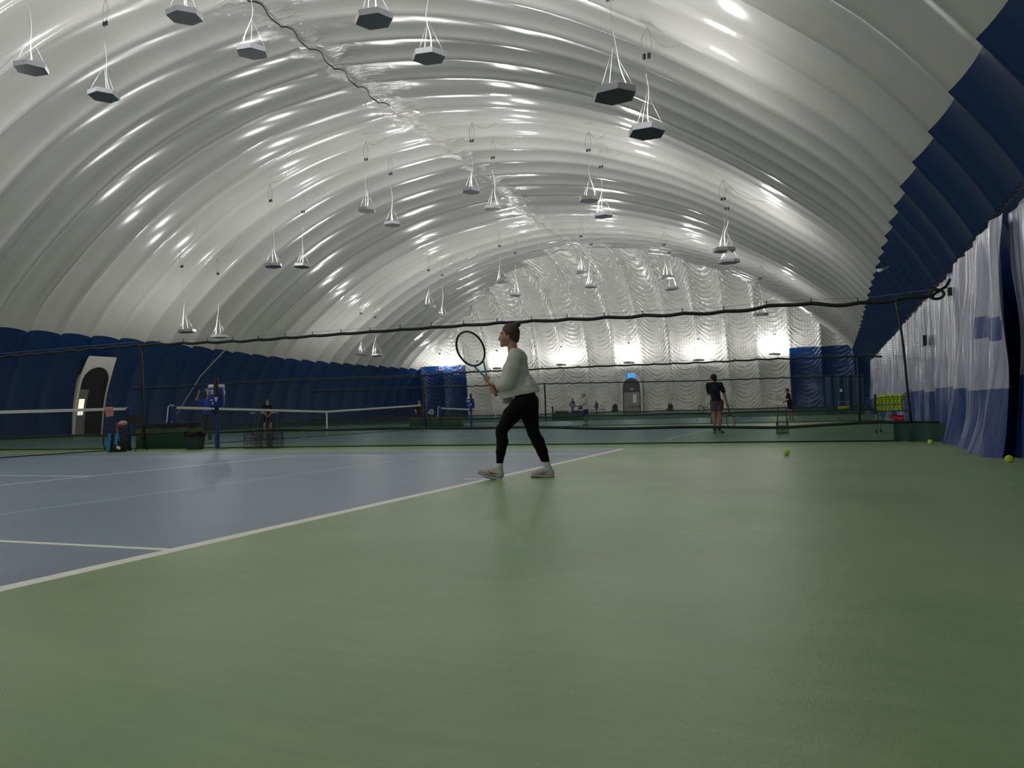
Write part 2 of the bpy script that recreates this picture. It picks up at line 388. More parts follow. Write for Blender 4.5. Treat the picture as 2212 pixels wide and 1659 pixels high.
#MARK1
# ------------------------------------------------------------------ hanging lamps
def uplight_data():
    """wide up-light that fades out a little below the rim"""
    l = bpy.data.lights.new('uplight', 'POINT'); l.shadow_soft_size = 0.12; l.energy = LAMP_W; l.color = (1.0, 0.985, 0.965)
    l.use_nodes = True; nt = l.node_tree; em = nt.nodes['Emission']
    g = nt.nodes.new('ShaderNodeNewGeometry'); sx = nt.nodes.new('ShaderNodeSeparateXYZ'); nt.links.new(g.outputs['Incoming'], sx.inputs[0])
    z = mnode(nt, 'MULTIPLY', sx.outputs[2], UPSIGN)
    zc = mnode(nt, 'MAXIMUM', z, 0.0)
    f = mnode(nt, 'DIVIDE', 1.0, mnode(nt, 'ADD', mnode(nt, 'MULTIPLY', zc, zc), 1.1))
    edge_ = mnode(nt, 'MULTIPLY', mnode(nt, 'ADD', z, 0.55), 1.15, clamp=True)
    nt.links.new(mnode(nt, 'MULTIPLY', f, edge_), em.inputs['Strength'])
    return l
def hexring(R, z, off=0.0): return [(R*math.cos(PI/3*i+off), R*math.sin(PI/3*i+off), z) for i in range(6)]
def lamp_protos():
    h = MB(); R = 0.385
    a = hexring(R*0.985, 0.0); b = hexring(R, 0.015); c = hexring(R, 0.115); d = hexring(R*0.9, 0.135)
    h.v = a+b+c+d
    for k in range(3):
        for i in range(6): h.f.append((k*6+i, k*6+(i+1) % 6, k*6+6+(i+1) % 6, k*6+6+i)); h.m.append(0)
    h.f.append((18, 19, 20, 21, 22, 23)); h.m.append(0)
    bs = MB(); e = hexring(R*0.985, 0.0); f = hexring(R*0.95, -0.006); bs.v = e+f
    for i in range(6): bs.f.append((i, 6+i, 6+(i+1) % 6, (i+1) % 6)); bs.m.append(0)
    bs.f.append((11, 10, 9, 8, 7, 6)); bs.m.append(0)
    dr = MB(); dr.lathe([(0.13, 0.125), (0.12, 0.145), (0.08, 0.16), (0.02, 0.165)], 14)
    return h, bs, dr
hM, bM, dM = lamp_protos()
_m = {}
def shared(name, mbx, mt, parent, key, smooth=False):
    if key not in _m:
        o = mbx.build(name, mt, parent, smooth=smooth); _m[key] = o.data; return o
    o = bpy.data.objects.new(name, _m[key]); COL.objects.link(o); o.parent = parent; return o
def lamp(x, y, z, label, group, rz=0.0, tilt=(0, 0), lead=(0.9, 0.25), slack=0.05, watts=1.0, detail=True, ztop=None):
    rng = random.Random(int(x*100)+int(y*10))
    t = empty('hanging_lamp', (x, y, z), rz, label=label, cat='ceiling light', group=group)
    t.rotation_euler = (tilt[0], tilt[1], rz)
    shared('housing', hM, M['lamp_side'], t, 'h'); shared('base_plate', bM, M['lamp_base'], t, 'b'); shared('driver_cover', dM, M['white_plastic'], t, 'd', True)
    zt = (ztop if ztop else zdome(x, y)-0.02)-z
    apex = (0.0, 0.0, 0.85 if zt > 1.3 else zt*0.6)
    for i in range(3):
        a = PI/3*(2*i)+0.2
        MB().tube([(0.33*math.cos(a), 0.33*math.sin(a), 0.12), apex], 0.0024, 4).build('hanger_wire', M['wire'], t)
    hk = zt-0.1
    MB().tube([apex, (0.0, 0, hk)], 0.0035, 4).build('suspension_wire', M['wire'], t)
    # white power cord with slack
    pts = []; n = 14; sx = rng.choice((-1, 1))*slack; ex = rng.choice((-0.28, 0.24, 0.05))
    for i in range(n+1):
        q = i/n; zz = 0.12+(min(2.4, zt*0.55)-0.12)*q
        pts.append((ex*(1-q)**1.6+sx*math.sin(q*7.0)*(1-q*0.4)*q**0.5, 0.5*sx*math.sin(q*5.0+1)*q*(1-q)*2, zz))
    MB().tube(pts, [0.0095*(1-0.5*i/n) for i in range(n+1)], 5).build('power_cord', M['cord_white'], t)
    # loop with two dark ferrules at the top and the lead running off along the vault
    lp = MB(); L = min(0.75, zt*0.25)
    lp.tube([(0, 0, hk), (-0.10, 0, hk-0.3*L), (-0.12, 0, hk-0.7*L), (-0.05, 0, hk-L), (0.05, 0, hk-L), (0.11, 0, hk-0.6*L), (0.07, 0, hk-0.25*L), (0, 0, hk)], 0.008, 4)
    lp.build('wire_loop', M['wire'], t)
    for s in (-1, 1):
        MB().tube([(0.05*s, 0, hk-L-0.05), (0.05*s, 0, hk-L+0.05)], 0.035, 6).build('ferrule', M['black'], t)
    ld = []
    for i in range(9):
        q = i/8; X = x+q*lead[0]; Yy = y+q*lead[1]
        ld.append((q*lead[0], q*lead[1], (zdome(X, Yy)-z if ztop is None else zt)-0.06-0.30*math.sin(PI*q)*(1-0.4*q)))
    # lead is laid out unrotated
    c_, s_ = math.cos(-rz), math.sin(-rz)
    ld = [(p[0]*c_-p[1]*s_, p[0]*s_+p[1]*c_, p[2]) for p in ld]
    MB().tube(ld, 0.009, 4).build('ceiling_lead', M['wire'], t)
    if watts > 0:
        if 'L' not in _m:
            l = uplight_data(); _m['L'] = l
        if watts == 1.0: l = _m['L']
        else:
            k = 'L%.2f' % watts
            if k not in _m:
                l = _m['L'].copy(); l.energy = LAMP_W*watts; _m[k] = l
            l = _m[k]
        lo = bpy.data.objects.new('uplight', l); COL.objects.link(lo); lo.parent = t; lo.location = (0, 0, 0.30)
    return t
LX6 = [-23.7, -18.9, -14.2, -9.5, -4.8, -0.1]
ORD = ['first', 'second', 'third', 'fourth', 'fifth', 'sixth']
G1, G2, G3, G4 = 'lamps over the nearest divider', 'lamps over the second divider', 'lamps over the third divider', 'lamps along the end wall'
# nearest double row
A1 = [(-23.7, 6.4), (-14.2, 9.16), (-9.5, 9.38), (-4.8, 8.28), (-0.1, 6.0)]
LAMPS = [
 (-14.2, .4, 9.05, 'grey hexagonal lamp at the far left edge of the photo, dark underside showing', G1),
 (-9.5, .4, 9.32, 'grey hexagonal lamp at the top edge, left of the dark crown seam', G1),
 (-4.8, .4, 8.26, 'grey hexagonal lamp at the top edge, right of the dark crown seam', G1),
 (-0.1, .4, 5.97, 'largest grey hexagonal lamp, upper right, thick white cord', G1),
 (-14.2, 2.43, 9.13, 'grey hexagonal lamp below a thin wire with loop, second from the left edge', G1),
 (-9.5, 2.56, 9.42, 'grey hexagonal lamp on a straight white cord just left of the crown seam', G1),
 (-4.8, 2.68, 8.45, 'grey hexagonal lamp with a tennis ball caught on top', G1),
 (-0.1, 2.98, 6.14, 'grey hexagonal lamp hanging just below and right of the largest one', G1),
 (-23.7, 15.1, 4.58, 'low white lamp with dark underside over the left blue wall, curled cord', G2),
 (-18.9, 15.1, 7.1, 'hexagonal lamp left of centre on a wavy cord, higher of its pair', G2),
 (-14.2, 15.1, 8.95, 'hexagonal lamp left of the crown seam, higher of the pair above the woman', G2),
 (-9.5, 15.1, 9.12, 'hexagonal lamp under the crown seam, higher of its pair', G2),
 (-4.8, 15.1, 8.2, 'hexagonal lamp right of centre, higher of its pair', G2),
 (-0.1, 15.1, 5.88, 'hexagonal lamp at right, upper of two stacked closely', G2),
 (-23.7, 17.15, 4.5, 'low white lamp with lit top touching the dark net rope at left', G2),
 (-18.9, 17.1, 7.4, 'hexagonal lamp left of centre on a straight cord, lower of its pair', G2),
 (-14.2, 17.13, 8.78, 'hexagonal lamp left of the crown seam, lower of the pair above the woman', G2),
 (-9.5, 17.17, 8.92, 'hexagonal lamp under the crown seam, lower of its pair', G2),
 (-4.8, 17.03, 8.04, 'hexagonal lamp right of centre, lower of its pair', G2),
 (-0.1, 16.3, 5.68, 'hexagonal lamp at right, lower of two stacked closely', G2),
 (-23.7, 29.4, 4.33, 'small distant white lamp low at left above the blue wall, left of two', G3),
 (-18.9, 29.4, 6.95, 'small distant lamp in the left hip of the vault, upper left of two', G3),
 (-14.2, 29.4, 8.0, 'small distant lamp above the woman, grey, upper of its pair', G3),
 (-9.5, 29.4, 8.1, 'small distant grey lamp right of the woman, upper of its pair', G3),
 (-4.8, 29.4, 7.42, 'small distant grey lamp right of centre, upper of its pair', G3),
 (-0.1, 29.4, 5.12, 'small distant lamp at right hanging behind the dark net rope', G3),
 (-23.7, 31.2, 4.36, 'small distant white lamp low at left above the blue wall, right of two', G3),
 (-18.9, 31.0, 6.45, 'small distant lamp with hooked cord in the left hip of the vault', G3),
 (-14.2, 31.4, 7.48, 'small distant white lamp directly above the woman, lower of its pair', G3),
 (-9.5, 31.3, 7.58, 'small distant white lamp right of the woman, lower of its pair', G3),
 (-4.8, 30.9, 7.02, 'small distant white lamp right of centre, lower of its pair', G3),
 (-26.1, 44.7, 3.95, 'glowing lamp against the bright blue corner panel of the end wall', G4),
 (-21.1, 44.7, 3.9, 'glowing end-wall lamp behind the woman', G4),
 (-15.85, 44.7, 3.95, 'glowing end-wall lamp just right of the woman', G4),
 (-10.65, 44.7, 3.86, 'glowing end-wall lamp above the arched exit door', G4),
 (-5.6, 44.7, 3.8, 'glowing end-wall lamp left of the man in dark shirt', G4),
 (-0.48, 44.7, 3.95, 'glowing end-wall lamp left of the navy corner panel', G4),
]
for i, (x, y, z, lb, g) in enumerate(LAMPS):
    rng = random.Random(i)
    end = g == G4
    lamp(x, y, z, lb, g, rz=rng.uniform(-0.25, 0.25), tilt=(rng.uniform(-.05, .05), rng.uniform(-.05, .05)), lead=(rng.uniform(0.6, 1.5), rng.uniform(-0.2, 0.4)) if not end else (0.1, 0.3),
         slack=rng.uniform(0.02, 0.09), watts=1.0 if not end else 1.25, ztop=None if not end else 6.0)
# the rows over the viewer, above the frame
for x in LX6:
    for y in (-14.2, -12.2):
        z = min(zdome(x, y)-2.2, 9.0)
        lamp(x, y, z, 'grey hexagonal lamp hanging over the near end of the hall', 'lamps over the near end of the hall', watts=2.2)
for y in (.4, 2.5):
    lamp(-18.9, y, 7.3, 'grey hexagonal lamp outside the left edge of the frame', 'lamps outside the left edge'); lamp(-23.7, y, 4.9, 'grey hexagonal lamp outside the left edge of the frame', 'lamps outside the left edge')
# ------------------------------------------------------------------ divider curtains between the courts
def skirt_mat():
    m = bpy.data.materials.new('green_mesh_skirt'); m.use_nodes = True; nt = m.node_tree; N = nt.nodes; L = nt.links
    b = N['Principled BSDF']; b.inputs['Base Color'].default_value = (0.010, 0.055, 0.045, 1); b.inputs['Roughness'].default_value = 0.6
    tr = N.new('ShaderNodeBsdfTransparent'); tr.inputs[0].default_value = (0.80, 0.95, 0.92, 1)
    mx = N.new('ShaderNodeMixShader'); mx.inputs[0].default_value = 0.55
    L.new(tr.outputs[0], mx.inputs[1]); L.new(b.outputs[0], mx.inputs[2]); L.new(mx.outputs[0], N['Material Output'].inputs[0]); return m
M['skirt'] = skirt_mat()
def sag(x, a, b, knots):
    return float(np.interp(x, [k[0] for k in knots], [k[1] for k in knots]))
def grid_net(x0, x1, ztop, zbot, y, cell, w, wav=0.0, dirx=True):
    """square mesh of thin cords in a vertical plane; ztop / zbot are functions of x"""
    V = []; F = []
    def strand(pts, n):
        for (a, b) in zip(pts, pts[1:]):
            k = len(V); a = Vector(a); b = Vector(b); t = (b-a).normalized(); s = t.cross(n).normalized()*w/2; q = n*w/2
            for p in (a, b):
                V.extend([tuple(p+s), tuple(p+q), tuple(p-s), tuple(p-q)])
            for i in range(4): F.append((k+i, k+(i+1) % 4, k+4+(i+1) % 4, k+4+i))
    nv = int((x1-x0)/cell)
    P = (lambda x, z: (x, y+wav*math.sin(x*1.7)*math.sin(z*1.5), z)) if dirx else (lambda x, z: (y+wav*math.sin(x*1.7), x, z))
    n = Vector((0, 1, 0)) if dirx else Vector((1, 0, 0))
    for i in range(nv+1):
        x = x0+i*cell; strand([P(x, zbot(x)), P(x, ztop(x))], n)
    zmax = max(ztop(x0+i*(x1-x0)/40) for i in range(41)); zmin = min(zbot(x0+i*(x1-x0)/40) for i in range(41))
    step = max(cell, (x1-x0)/46)
    k = 0
    while zmin+k*cell < zmax:
        z = zmin+k*cell; k += 1; run = []
        m = int((x1-x0)/step)
        for i in range(m+1):
            x = x0+i*(x1-x0)/m
            # cords follow the sag of the top rope
            zt, zb = ztop(x), zbot(x); zz = zb+(z-zmin)/(zmax-zmin)*(zt-zb)
            run.append(P(x, zz))
        strand(run, n)
    return V, F
def divider(y, knots, x0, x1, label, straps, skirt_top, loops=True, cell=0.046, w=0.0019, seed=1, fold_x=None):
    rng = random.Random(seed)
    root = empty('divider_net', (0, y, 0), label=label, cat='net')
    zt = lambda x: sag(x, 0, 0, knots); zs = lambda x: sag(x, 0, 0, skirt_top)
    V, F = grid_net(x0, x1, lambda x: zt(x)-0.02, lambda x: zs(x)-0.02, 0.0, cell, w, wav=0.02)
    np_mesh('netting', V, F, M['netting'], root, smooth=False)
    pts = []; n = int((x1-x0)/0.12)
    for i in range(n+1):
        x = x0+(x1-x0)*i/n; q = (x/0.72) % 1.0
        pts.append((x, 0.0, zt(x)-0.028*math.sin(PI*q)+0.006*math.sin(x*9)))
    MB().tube(pts, 0.040, 6, flat=0.8).build('top_hem', M['rope_dark'], root, smooth=True)
    MB().tube([(x, 0, zt(x)+0.07) for x in [x0+(x1-x0)*i/40 for i in range(41)]], 0.004, 4).build('support_cable', M['wire'], root)
    x = math.ceil(x0/0.72)*0.72
    while x < x1:
        MB().tube([(x, 0, zt(x)-0.03), (x, 0, zt(x)+0.085)], 0.0085, 5).build('hook', M['rope_dark'], root); x += 0.72
    # green mesh skirt standing on the court
    nx = int((x1-x0)/0.15); rows = 6; Vs = []; Fs = []
    for i in range(nx+1):
        x = x0+(x1-x0)*i/nx
        for j in range(rows+1):
            q = j/rows; Vs.append((x, 0.05*math.sin(x*0.9+q*2)*(1-q)+0.03*noise.noise(Vector((x*0.7, q*2, seed)))-0.02, (zs(x)+0.012*math.sin(x*2.1))*q+0.003))
    for i in range(nx):
        for j in range(rows):
            a = i*(rows+1)+j; Fs.append((a, a+rows+1, a+rows+2, a+1))
    np_mesh('skirt', Vs, Fs, M['skirt'], root)
    MB().tube([(x0+(x1-x0)*i/nx, 0.0, zs(x0+(x1-x0)*i/nx)+0.012*math.sin((x0+(x1-x0)*i/nx)*2.1)) for i in range(nx+1)], 0.030, 6, flat=0.9).build('skirt_hem', M['strap_green'], root, smooth=True)
    MB().tube([(x0+(x1-x0)*i/nx, 0.05*math.sin((x0+(x1-x0)*i/nx)*0.9), 0.014) for i in range(nx+1)], 0.012, 5).build('bottom_hem', M['rope_dark'], root, smooth=True)
    # the chain pocket hanging in shallow curves halfway down
    for (xa, za, xb, zb, wd, gr) in straps:
        p = [(xa+(xb-xa)*q+0.015*math.sin(q*5), -0.03, za+(zb-za)*q) for q in [i/10 for i in range(11)]]
        MB().tube(p, wd, 6, flat=0.4).build('strap', M['strap_green'], root, smooth=True)
        if gr:
            for q in (0.06, 0.3, 0.52, 0.75):
                MB().tube([(xa+(xb-xa)*q, -0.055, za+(zb-za)*q), (xa+(xb-xa)*q, -0.062, za+(zb-za)*q)], 0.011, 8).build('grommet', M['white_plastic'], root)
    return root
d1 = divider(1.56, [(-29, 2.6), (-17, 2.45), (-12.1, 2.49), (-9.1, 2.41), (-4.6, 2.41), (-2.5, 2.40), (-0.8, 2.36), (1.55, 2.31), (2.5, 2.375), (3.5, 2.29), (4.2, 2.32), (4.7, 2.36)], -28.2, 4.72,
    'nearest dark divider net with black top rope and green skirt', [(-12.09, 2.46, -11.98, 0.02, 0.045, False), (4.17, 2.30, 4.33, 0.3, 0.05, True)],
    [(-29, .36), (-13.7, .34), (-8, .385), (-3.6, .36), (0, .29), (2.4, .27), (3.85, .31), (5, .29)], seed=3)
MB().tube([(4.60, 0, 2.35)]+[(4.76-0.10*math.cos(a), -0.05, 2.33-0.07*math.sin(a)+0.02*a/6) for a in [i*0.4 for i in range(18)]]+[(4.90, 0.02, 2.46), (4.97, 0.1, 2.58)], 0.024, 6).build('rope_end', M['rope_dark'], d1, smooth=True)
# doubled length of skirt at the right end
Vs = []; Fs = []
for i in range(21):
    x = 4.05+i*0.0475
    for j in range(5): Vs.append((x, -0.07-0.35*(i/20)**2+0.02*math.sin(i*1.1)*(1-j/4), 0.29*j/4+0.004))
for i in range(20):
    for j in range(4): a = i*5+j; Fs.append((a, a+5, a+6, a+1))
M['skirt_solid'] = mat('dark_green_vinyl', (0.006, 0.05, 0.042), 0.5, var=0.2, vscale=3, bump=0.3, bscale=6)
np_mesh('folded_skirt_end', Vs, Fs, M['skirt_solid'], d1)
divider(16.2, [(-29, 2.2), (-26.5, 2.19), (-19.6, 2.26), (-13.3, 2.17), (-10.5, 2.26), (-4.8, 2.25), (-1.4, 2.21), (1, 2.22), (3.9, 2.16), (4.8, 2.14)], -28.2, 4.7,
    'middle divider net whose black rope crosses behind the woman', [(-12.37, 2.25, -12.27, 0.02, 0.075, False), (3.94, 2.14, 3.96, 0.02, 0.09, False)],
    [(-29, .40), (4.8, .38)], cell=0.06, w=0.0018, seed=5)
divider(30.7, [(-29, 2.25), (-17.4, 2.2), (-12.4, 2.17), (-8.8, 2.1), (-3.7, 2.0), (1, 1.98), (4.6, 1.92)], -28.4, 4.6,
    'farthest divider net, thin wavy black rope before the end wall', [(-12.26, 2.13, -12.22, 0.02, 0.10, False)],
    [(-29, .42), (4.6, .42)], cell=0.10, w=0.0022, seed=8)

# ------------------------------------------------------------------ tennis nets and their posts
def tennis_net(ya, yb, hp_, hc, label, cell=0.045, w=0.004, strap=True):
    X = -11.885; yc = (ya+yb)/2
    root = empty('tennis_net', (X, yc, 0), label=label, cat='tennis net', group=None)
    h = lambda y: hc+(hp_-hc)*abs(y-yc)/((yb-ya)/2)
    V, F = grid_net(ya-yc, yb-yc, lambda y: h(y+yc)-0.03, lambda y: 0.03, 0.0, cell, w, dirx=False)
    np_mesh('mesh', V, F, M['net_cord'], root, smooth=False)
    T = MB(); n = 40
    for side in (1, -1):
        for i in range(n):
            a, b = ya+(yb-ya)*i/n, ya+(yb-ya)*(i+1)/n
            T.quad((0.009*side, a-yc, h(a)), (0.009*side, b-yc, h(b)), (0.012*side, b-yc, h(b)-0.062), (0.012*side, a-yc, h(a)-0.062))
    for i in range(n):
        a, b = ya+(yb-ya)*i/n, ya+(yb-ya)*(i+1)/n
        T.quad((-0.009, a-yc, h(a)), (-0.009, b-yc, h(b)), (0.009, b-yc, h(b)), (0.009, a-yc, h(a)))
    T.build('headband', M['white_tape'], root)
    MB().tube([(0.0, ya-yc, 0.03), (0.0, yb-yc, 0.03)], 0.012, 5).build('bottom_cord', M['net_cord'], root)
    if strap: MB().box(-0.014, 0.014, -0.028, 0.028, 0.0, hc-0.03).build('center_strap', M['white_tape'], root)
    for y in (ya, yb): MB().tube([(0, y-yc, 0.03), (0, y-yc, h(y)-0.04)], 0.013, 5).build('side_cord', M['net_cord'], root)
    return root
def post(y, h, label, crank=0):
    root = empty('net_post', (-11.885, y, 0), label=label, cat='net post', group='blue net posts')
    MB().lathe([(0.048, 0), (0.048, h-0.02), (0.04, h)], 14).build('tube', M['post_blue'], root, smooth=False)
    MB().tube([(0, 0, h-0.03), (0, -0.06 if crank >= 0 else 0.06, h-0.02)], 0.018, 6).build('pulley', M['steel'], root)
    if crank:
        c = MB(); c.tube([(0, 0, h), (0, -0.12*crank, h+0.015), (0, -0.19*crank, h-0.03), (0.02, -0.26*crank, h-0.35), (0.02, -0.28*crank, h-0.43)], 0.013, 6); c.build('bent_anchor_bar', M['white_plastic'], root, smooth=True)
tennis_net(-11.8, 0.90, 0.985, 0.90, 'tennis net of the nearest court, cut off at the left edge')
post(0.98, 1.0, 'blue net post beside the pink towel and racket bag')
tennis_net(2.42, 15.05, 1.0, 0.825, 'tennis net of the second court with white centre strap', cell=0.05)
post(2.36, 1.02, 'blue net post with bent white bar, left end of second net', 1)
post(15.12, 0.93, 'blue net post in front of the player in dark red top')
tennis_net(16.75, 28.3, 0.87, 0.72, 'distant tennis net seen behind the woman and her leg', cell=0.07, w=0.005)
post(16.70, 0.9, 'distant blue net post with white bar, left end of third net', 1)
post(28.38, 0.92, 'distant blue post with pink towel right of the woman')
tennis_net(31.0, 42.2, 0.72, 0.6, 'farthest tennis net near the white-haired man', cell=0.09, w=0.006)
post(30.9, 0.85, 'farthest blue net post, behind the distant bench')

# ------------------------------------------------------------------ hanging tarpaulins on the right
def tarp_mat(name, col, rough=0.32, streak=0.5):
    m = mat(name, col, rough, spec=0.6); nt = m.node_tree; N = nt.nodes; L = nt.links; b = N['Principled BSDF']
    tc = N.new('ShaderNodeTexCoord'); mp = N.new('ShaderNodeMapping'); mp.inputs['Scale'].default_value = (2, 9, 0.5); L.new(tc.outputs['Object'], mp.inputs[0])
    n = N.new('ShaderNodeTexNoise'); n.inputs['Scale'].default_value = 1.2; n.inputs['Detail'].default_value = 6; n.inputs['Distortion'].default_value = 0.6; L.new(mp.outputs[0], n.inputs['Vector'])
    bp = N.new('ShaderNodeBump'); bp.inputs['Strength'].default_value = 0.9; bp.inputs['Distance'].default_value = 0.09*streak*2
    L.new(n.outputs['Fac'], bp.inputs['Height']); L.new(bp.outputs[0], b.inputs['Normal']); return m
M['tarp_silver'] = tarp_mat('silver_blue_tarp', (0.36, 0.38, 0.50), 0.27, 0.6)
M['tarp_blue'] = tarp_mat('royal_blue_tarp', (0.010, 0.045, 0.22), 0.38, 0.45)
M['tarp_patch'] = mat('deep_blue_patch', (0.008, 0.03, 0.14), 0.5)
def curtain(name, label, ya, yb, xt, xb, zt, zb, split, amp, freq, diag=0.0, seed=0, bell=0.0, cat='curtain', edge=0.0, patch=None):
    ny_ = max(40, int((yb-ya)/0.035)); nz = 60; V = []; F = []; mi = []
    for i in range(ny_+1):
        y = ya+(yb-ya)*i/ny_
        for j in range(nz+1):
            q = j/nz; z = zb+(zt-zb)*q
            d = 1-q
            ph = (y+diag*d*(1+0.4*math.sin(y*0.8)))*freq
            a = amp*(0.35+0.9*d**0.7)
            x = xt+(xb-xt)*d + a*(math.sin(ph+1.3*noise.noise(Vector((y*1.3, z*0.5, seed)))*3)+0.45*math.sin(ph*2.3+seed)) + a*1.2*noise.noise(Vector((y*2.2, z*0.9, seed+9)))
            x -= bell*max(0, d-0.72)**2*6*(1+0.5*math.sin(y*5+seed))
            V.append((x, y+edge*d*math.sin(i/ny_*PI)*0+0.0, z))
    for i in range(ny_):
        for j in range(nz):
            a = i*(nz+1)+j; F.append((a, a+nz+1, a+nz+2, a+1))
            z = zb+(zt-zb)*(j+0.5)/nz; y = ya+(yb-ya)*(i+0.5)/ny_
            k = 1 if z < split+0.02*math.sin(y*0.9) else 0
            if patch and patch[0] < y < patch[1] and patch[2]+(y-patch[0])*0.12 < z < patch[3]+(y-patch[0])*0.12: k = 1
            mi.append(k)
    return np_mesh(name, V, F, [M['tarp_silver'], M['tarp_blue']], mi=mi, label=label, cat=cat)
curtain('tarp_curtain', 'silver and blue tarp curtain behind the ball cart and divider net', 0.95, 12.6, 5.02, 5.0, 2.74, 0.0, 0.86, 0.045, 7.0, 0.05, 1)
curtain('tarp_curtain', 'bunched tarp curtain with a blue rectangle, spilling onto the court', -2.6, 1.05, 4.98, 4.93, 2.72, 0.0, 0.80, 0.085, 6.2, 0.32, 4, bell=0.16, patch=(-2.42, -1.38, 1.30, 1.56))
curtain('tarp_curtain', 'silver over blue tarp curtain at the right edge of the photo', -9.5, -2.42, 5.08, 5.12, 2.74, 0.0, 0.93, 0.05, 4.0, 0.1, 7, bell=0.1)
curtain('tarp_curtain', 'distant pleated tarp curtain behind the far divider straps', 12.4, 33.0, 5.04, 5.0, 2.74, 0.0, 0.75, 0.06, 3.4, 0.25, 11)
# hem rope with hooks where the tarps are laced to the dome
t = empty('lacing_rope', (5.0, 0, 2.74), label='dark lacing rope with small hooks along the top of the tarps', cat='rope')
MB().tube([(0.01+0.012*math.sin(i*1.1), -9.5+i*0.17, 0.03+0.015*math.sin(i*0.8)) for i in range(250)], 0.011, 5).build('rope', M['rope_dark'], t)
for i in range(60):
    y = -3.8+i*0.22
    MB().tube([(0.03, y, -0.05), (-0.04, y+0.02, 0.0), (-0.03, y+0.03, 0.07), (0.04, y+0.04, 0.09)], 0.006, 4).build('hook', M['rope_dark'], t)
# lighter tarp hung in the far right corner
curtain('corner_tarp', 'pleated blue tarp hung in the far right corner by the ball cart', 0, 1, 0, 0, 1, 0, 0.5, 0.01, 3) if False else None
V = []; F = []
for i in range(41):
    x = 2.75+1.9*i/40
    for j in range(13): V.append((x, 33.4+0.05*math.sin(x*14)+0.03*noise.noise(Vector((x*3, j*0.3, 2))), 2.05*j/12))
for i in range(40):
    for j in range(12): a = i*13+j; F.append((a, a+13, a+14, a+1))
M['corner_blue'] = mat('mid_blue_tarp', (0.010, 0.05, 0.13), 0.5)
np_mesh('tarp_curtain', V, F, M['corner_blue'], label='pleated mid-blue tarp in the far right corner behind the small ball cart', cat='curtain')
o = MB().box(-0.06, 0.06, -0.004, 0.004, -0.08, 0.08).build('notice', M['white_plastic'], loc=(3.55, 33.3, 1.25), label='small white notice pinned to the mid-blue corner tarp', cat='notice')
# small fittings on the tarps
o = MB().box(-0.05, 0.02, -0.17, 0.17, -0.10, 0.10).build('vent_box', M['black'], loc=(4.90, 5.05, 1.84), label='small black box mounted on the silver tarp', cat='box')
o = MB().box(-0.04, 0.02, -0.05, 0.05, -0.06, 0.06).build('sensor', M['black'], loc=(4.88, 0.95, 2.30), label='tiny black sensor high on the tarp above the bunched curtain', cat='sensor')
c = MB(); c.tube([(0, -0.02*0, 0), (-0.03, 0, 0)], 0.14, 14); o = c.build('wall_clock', M['white_plastic'], loc=(4.86, 24.4, 1.64), label='small round white clock on the distant tarp', cat='clock')
o = MB().box(-0.03, 0, -0.13, 0.13, -0.13, 0.13).build('notice', M['white_plastic'], loc=(4.86, 23.9, 1.30), label='white box below the round clock on the distant tarp', cat='notice')
MB().tube([(4.98, 4.4, 2.62), (4.9, 2.0, 2.42), (4.88, 0.98, 2.34)], 0.006, 4).build('cable', M['rope_dark'], label='thin cable running along the tarp to the tiny sensor', cat='cable')

r = empty('camera_fitting', (4.52, 10.4, 4.12), label='small white fitting on the navy band just below the white roof at right', cat='fitting')
MB().tube([(0, 0, 0), (-0.14, -0.04, -0.02)], 0.045, 10).build('body', M['white_plastic'], r, smooth=True); MB().tube([(0, 0, 0), (0.14, 0, 0.08)], 0.016, 6).build('arm', M['steel'], r)

# ------------------------------------------------------------------ airlock door in the left wall
def wallx(z): return XC-float(np.interp(z, [p.y for p in hp[::-1]], [p.x for p in hp[::-1]]))
M['trim_white'] = mat('white_door_trim', (0.62, 0.62, 0.58), 0.5, var=0.05)
M['inside_shade'] = mat('painted_passage_shade', (0.004, 0.004, 0.006), 0.8)
M['door_grey'] = mat('grey_door', (0.17, 0.16, 0.15), 0.5)
M['win_lit'] = mat('lit_window', (0.8, 0.78, 0.6), 0.4, emit=(1.0, 0.95, 0.75), estr=0.9)
root = empty('door_1', (wallx(0), 14.9, 0), kind='structure', label='arched dark airlock opening with white trim in the left blue wall')
def wp(dy, z, off): return (wallx(z)-wallx(0)+off, dy, z)
T = MB()
N_ = 60
def inner(i):       # arch outline from bottom left up and over to bottom right
    a = i/N_
    if a < 0.3: return (-0.74, 2.55*a/0.3)
    if a > 0.7: return (0.74, 2.55*(1-a)/0.3)
    th = PI-(a-0.3)/0.4*PI; return (0.74*math.cos(th), 2.55+0.68*math.sin(th))
def outer(i):
    a = i/N_
    if a < 0.3: return (-0.80-0.04*(a/0.3), 3.0*a/0.3)
    if a > 0.7: return (0.80+0.04*((1-a)/0.3), 3.0*(1-a)/0.3)
    q = (a-0.3)/0.4
    if q < 0.2: return (-0.84+0.06*q/0.2, 3.0+0.72*q/0.2)
    if q > 0.8: return (0.84-0.06*(1-q)/0.2, 3.0+0.72*(1-q)/0.2)
    return (-0.78+1.56*(q-0.2)/0.6, 3.72)
for i in range(N_):
    a, b, c, d = inner(i), inner(i+1), outer(i+1), outer(i)
    T.quad(wp(*a, 0.20), wp(*b, 0.20), wp(*c, 0.16), wp(*d, 0.16)); T.quad(wp(*a, 0.20), wp(*b, 0.20), wp(*b, -0.35), wp(*a, -0.35))
T.build('arch_trim', M['trim_white'], root)
def wall_patch(y0f, y1f, z0, z1, off, n=14):
    b_ = MB()
    for i in range(n):
        za, zb = z0+(z1-z0)*i/n, z0+(z1-z0)*(i+1)/n
        b_.quad(wp(y0f(za), za, off), wp(y1f(za), za, off), wp(y1f(zb), zb, off), wp(y0f(zb), zb, off))
    return b_
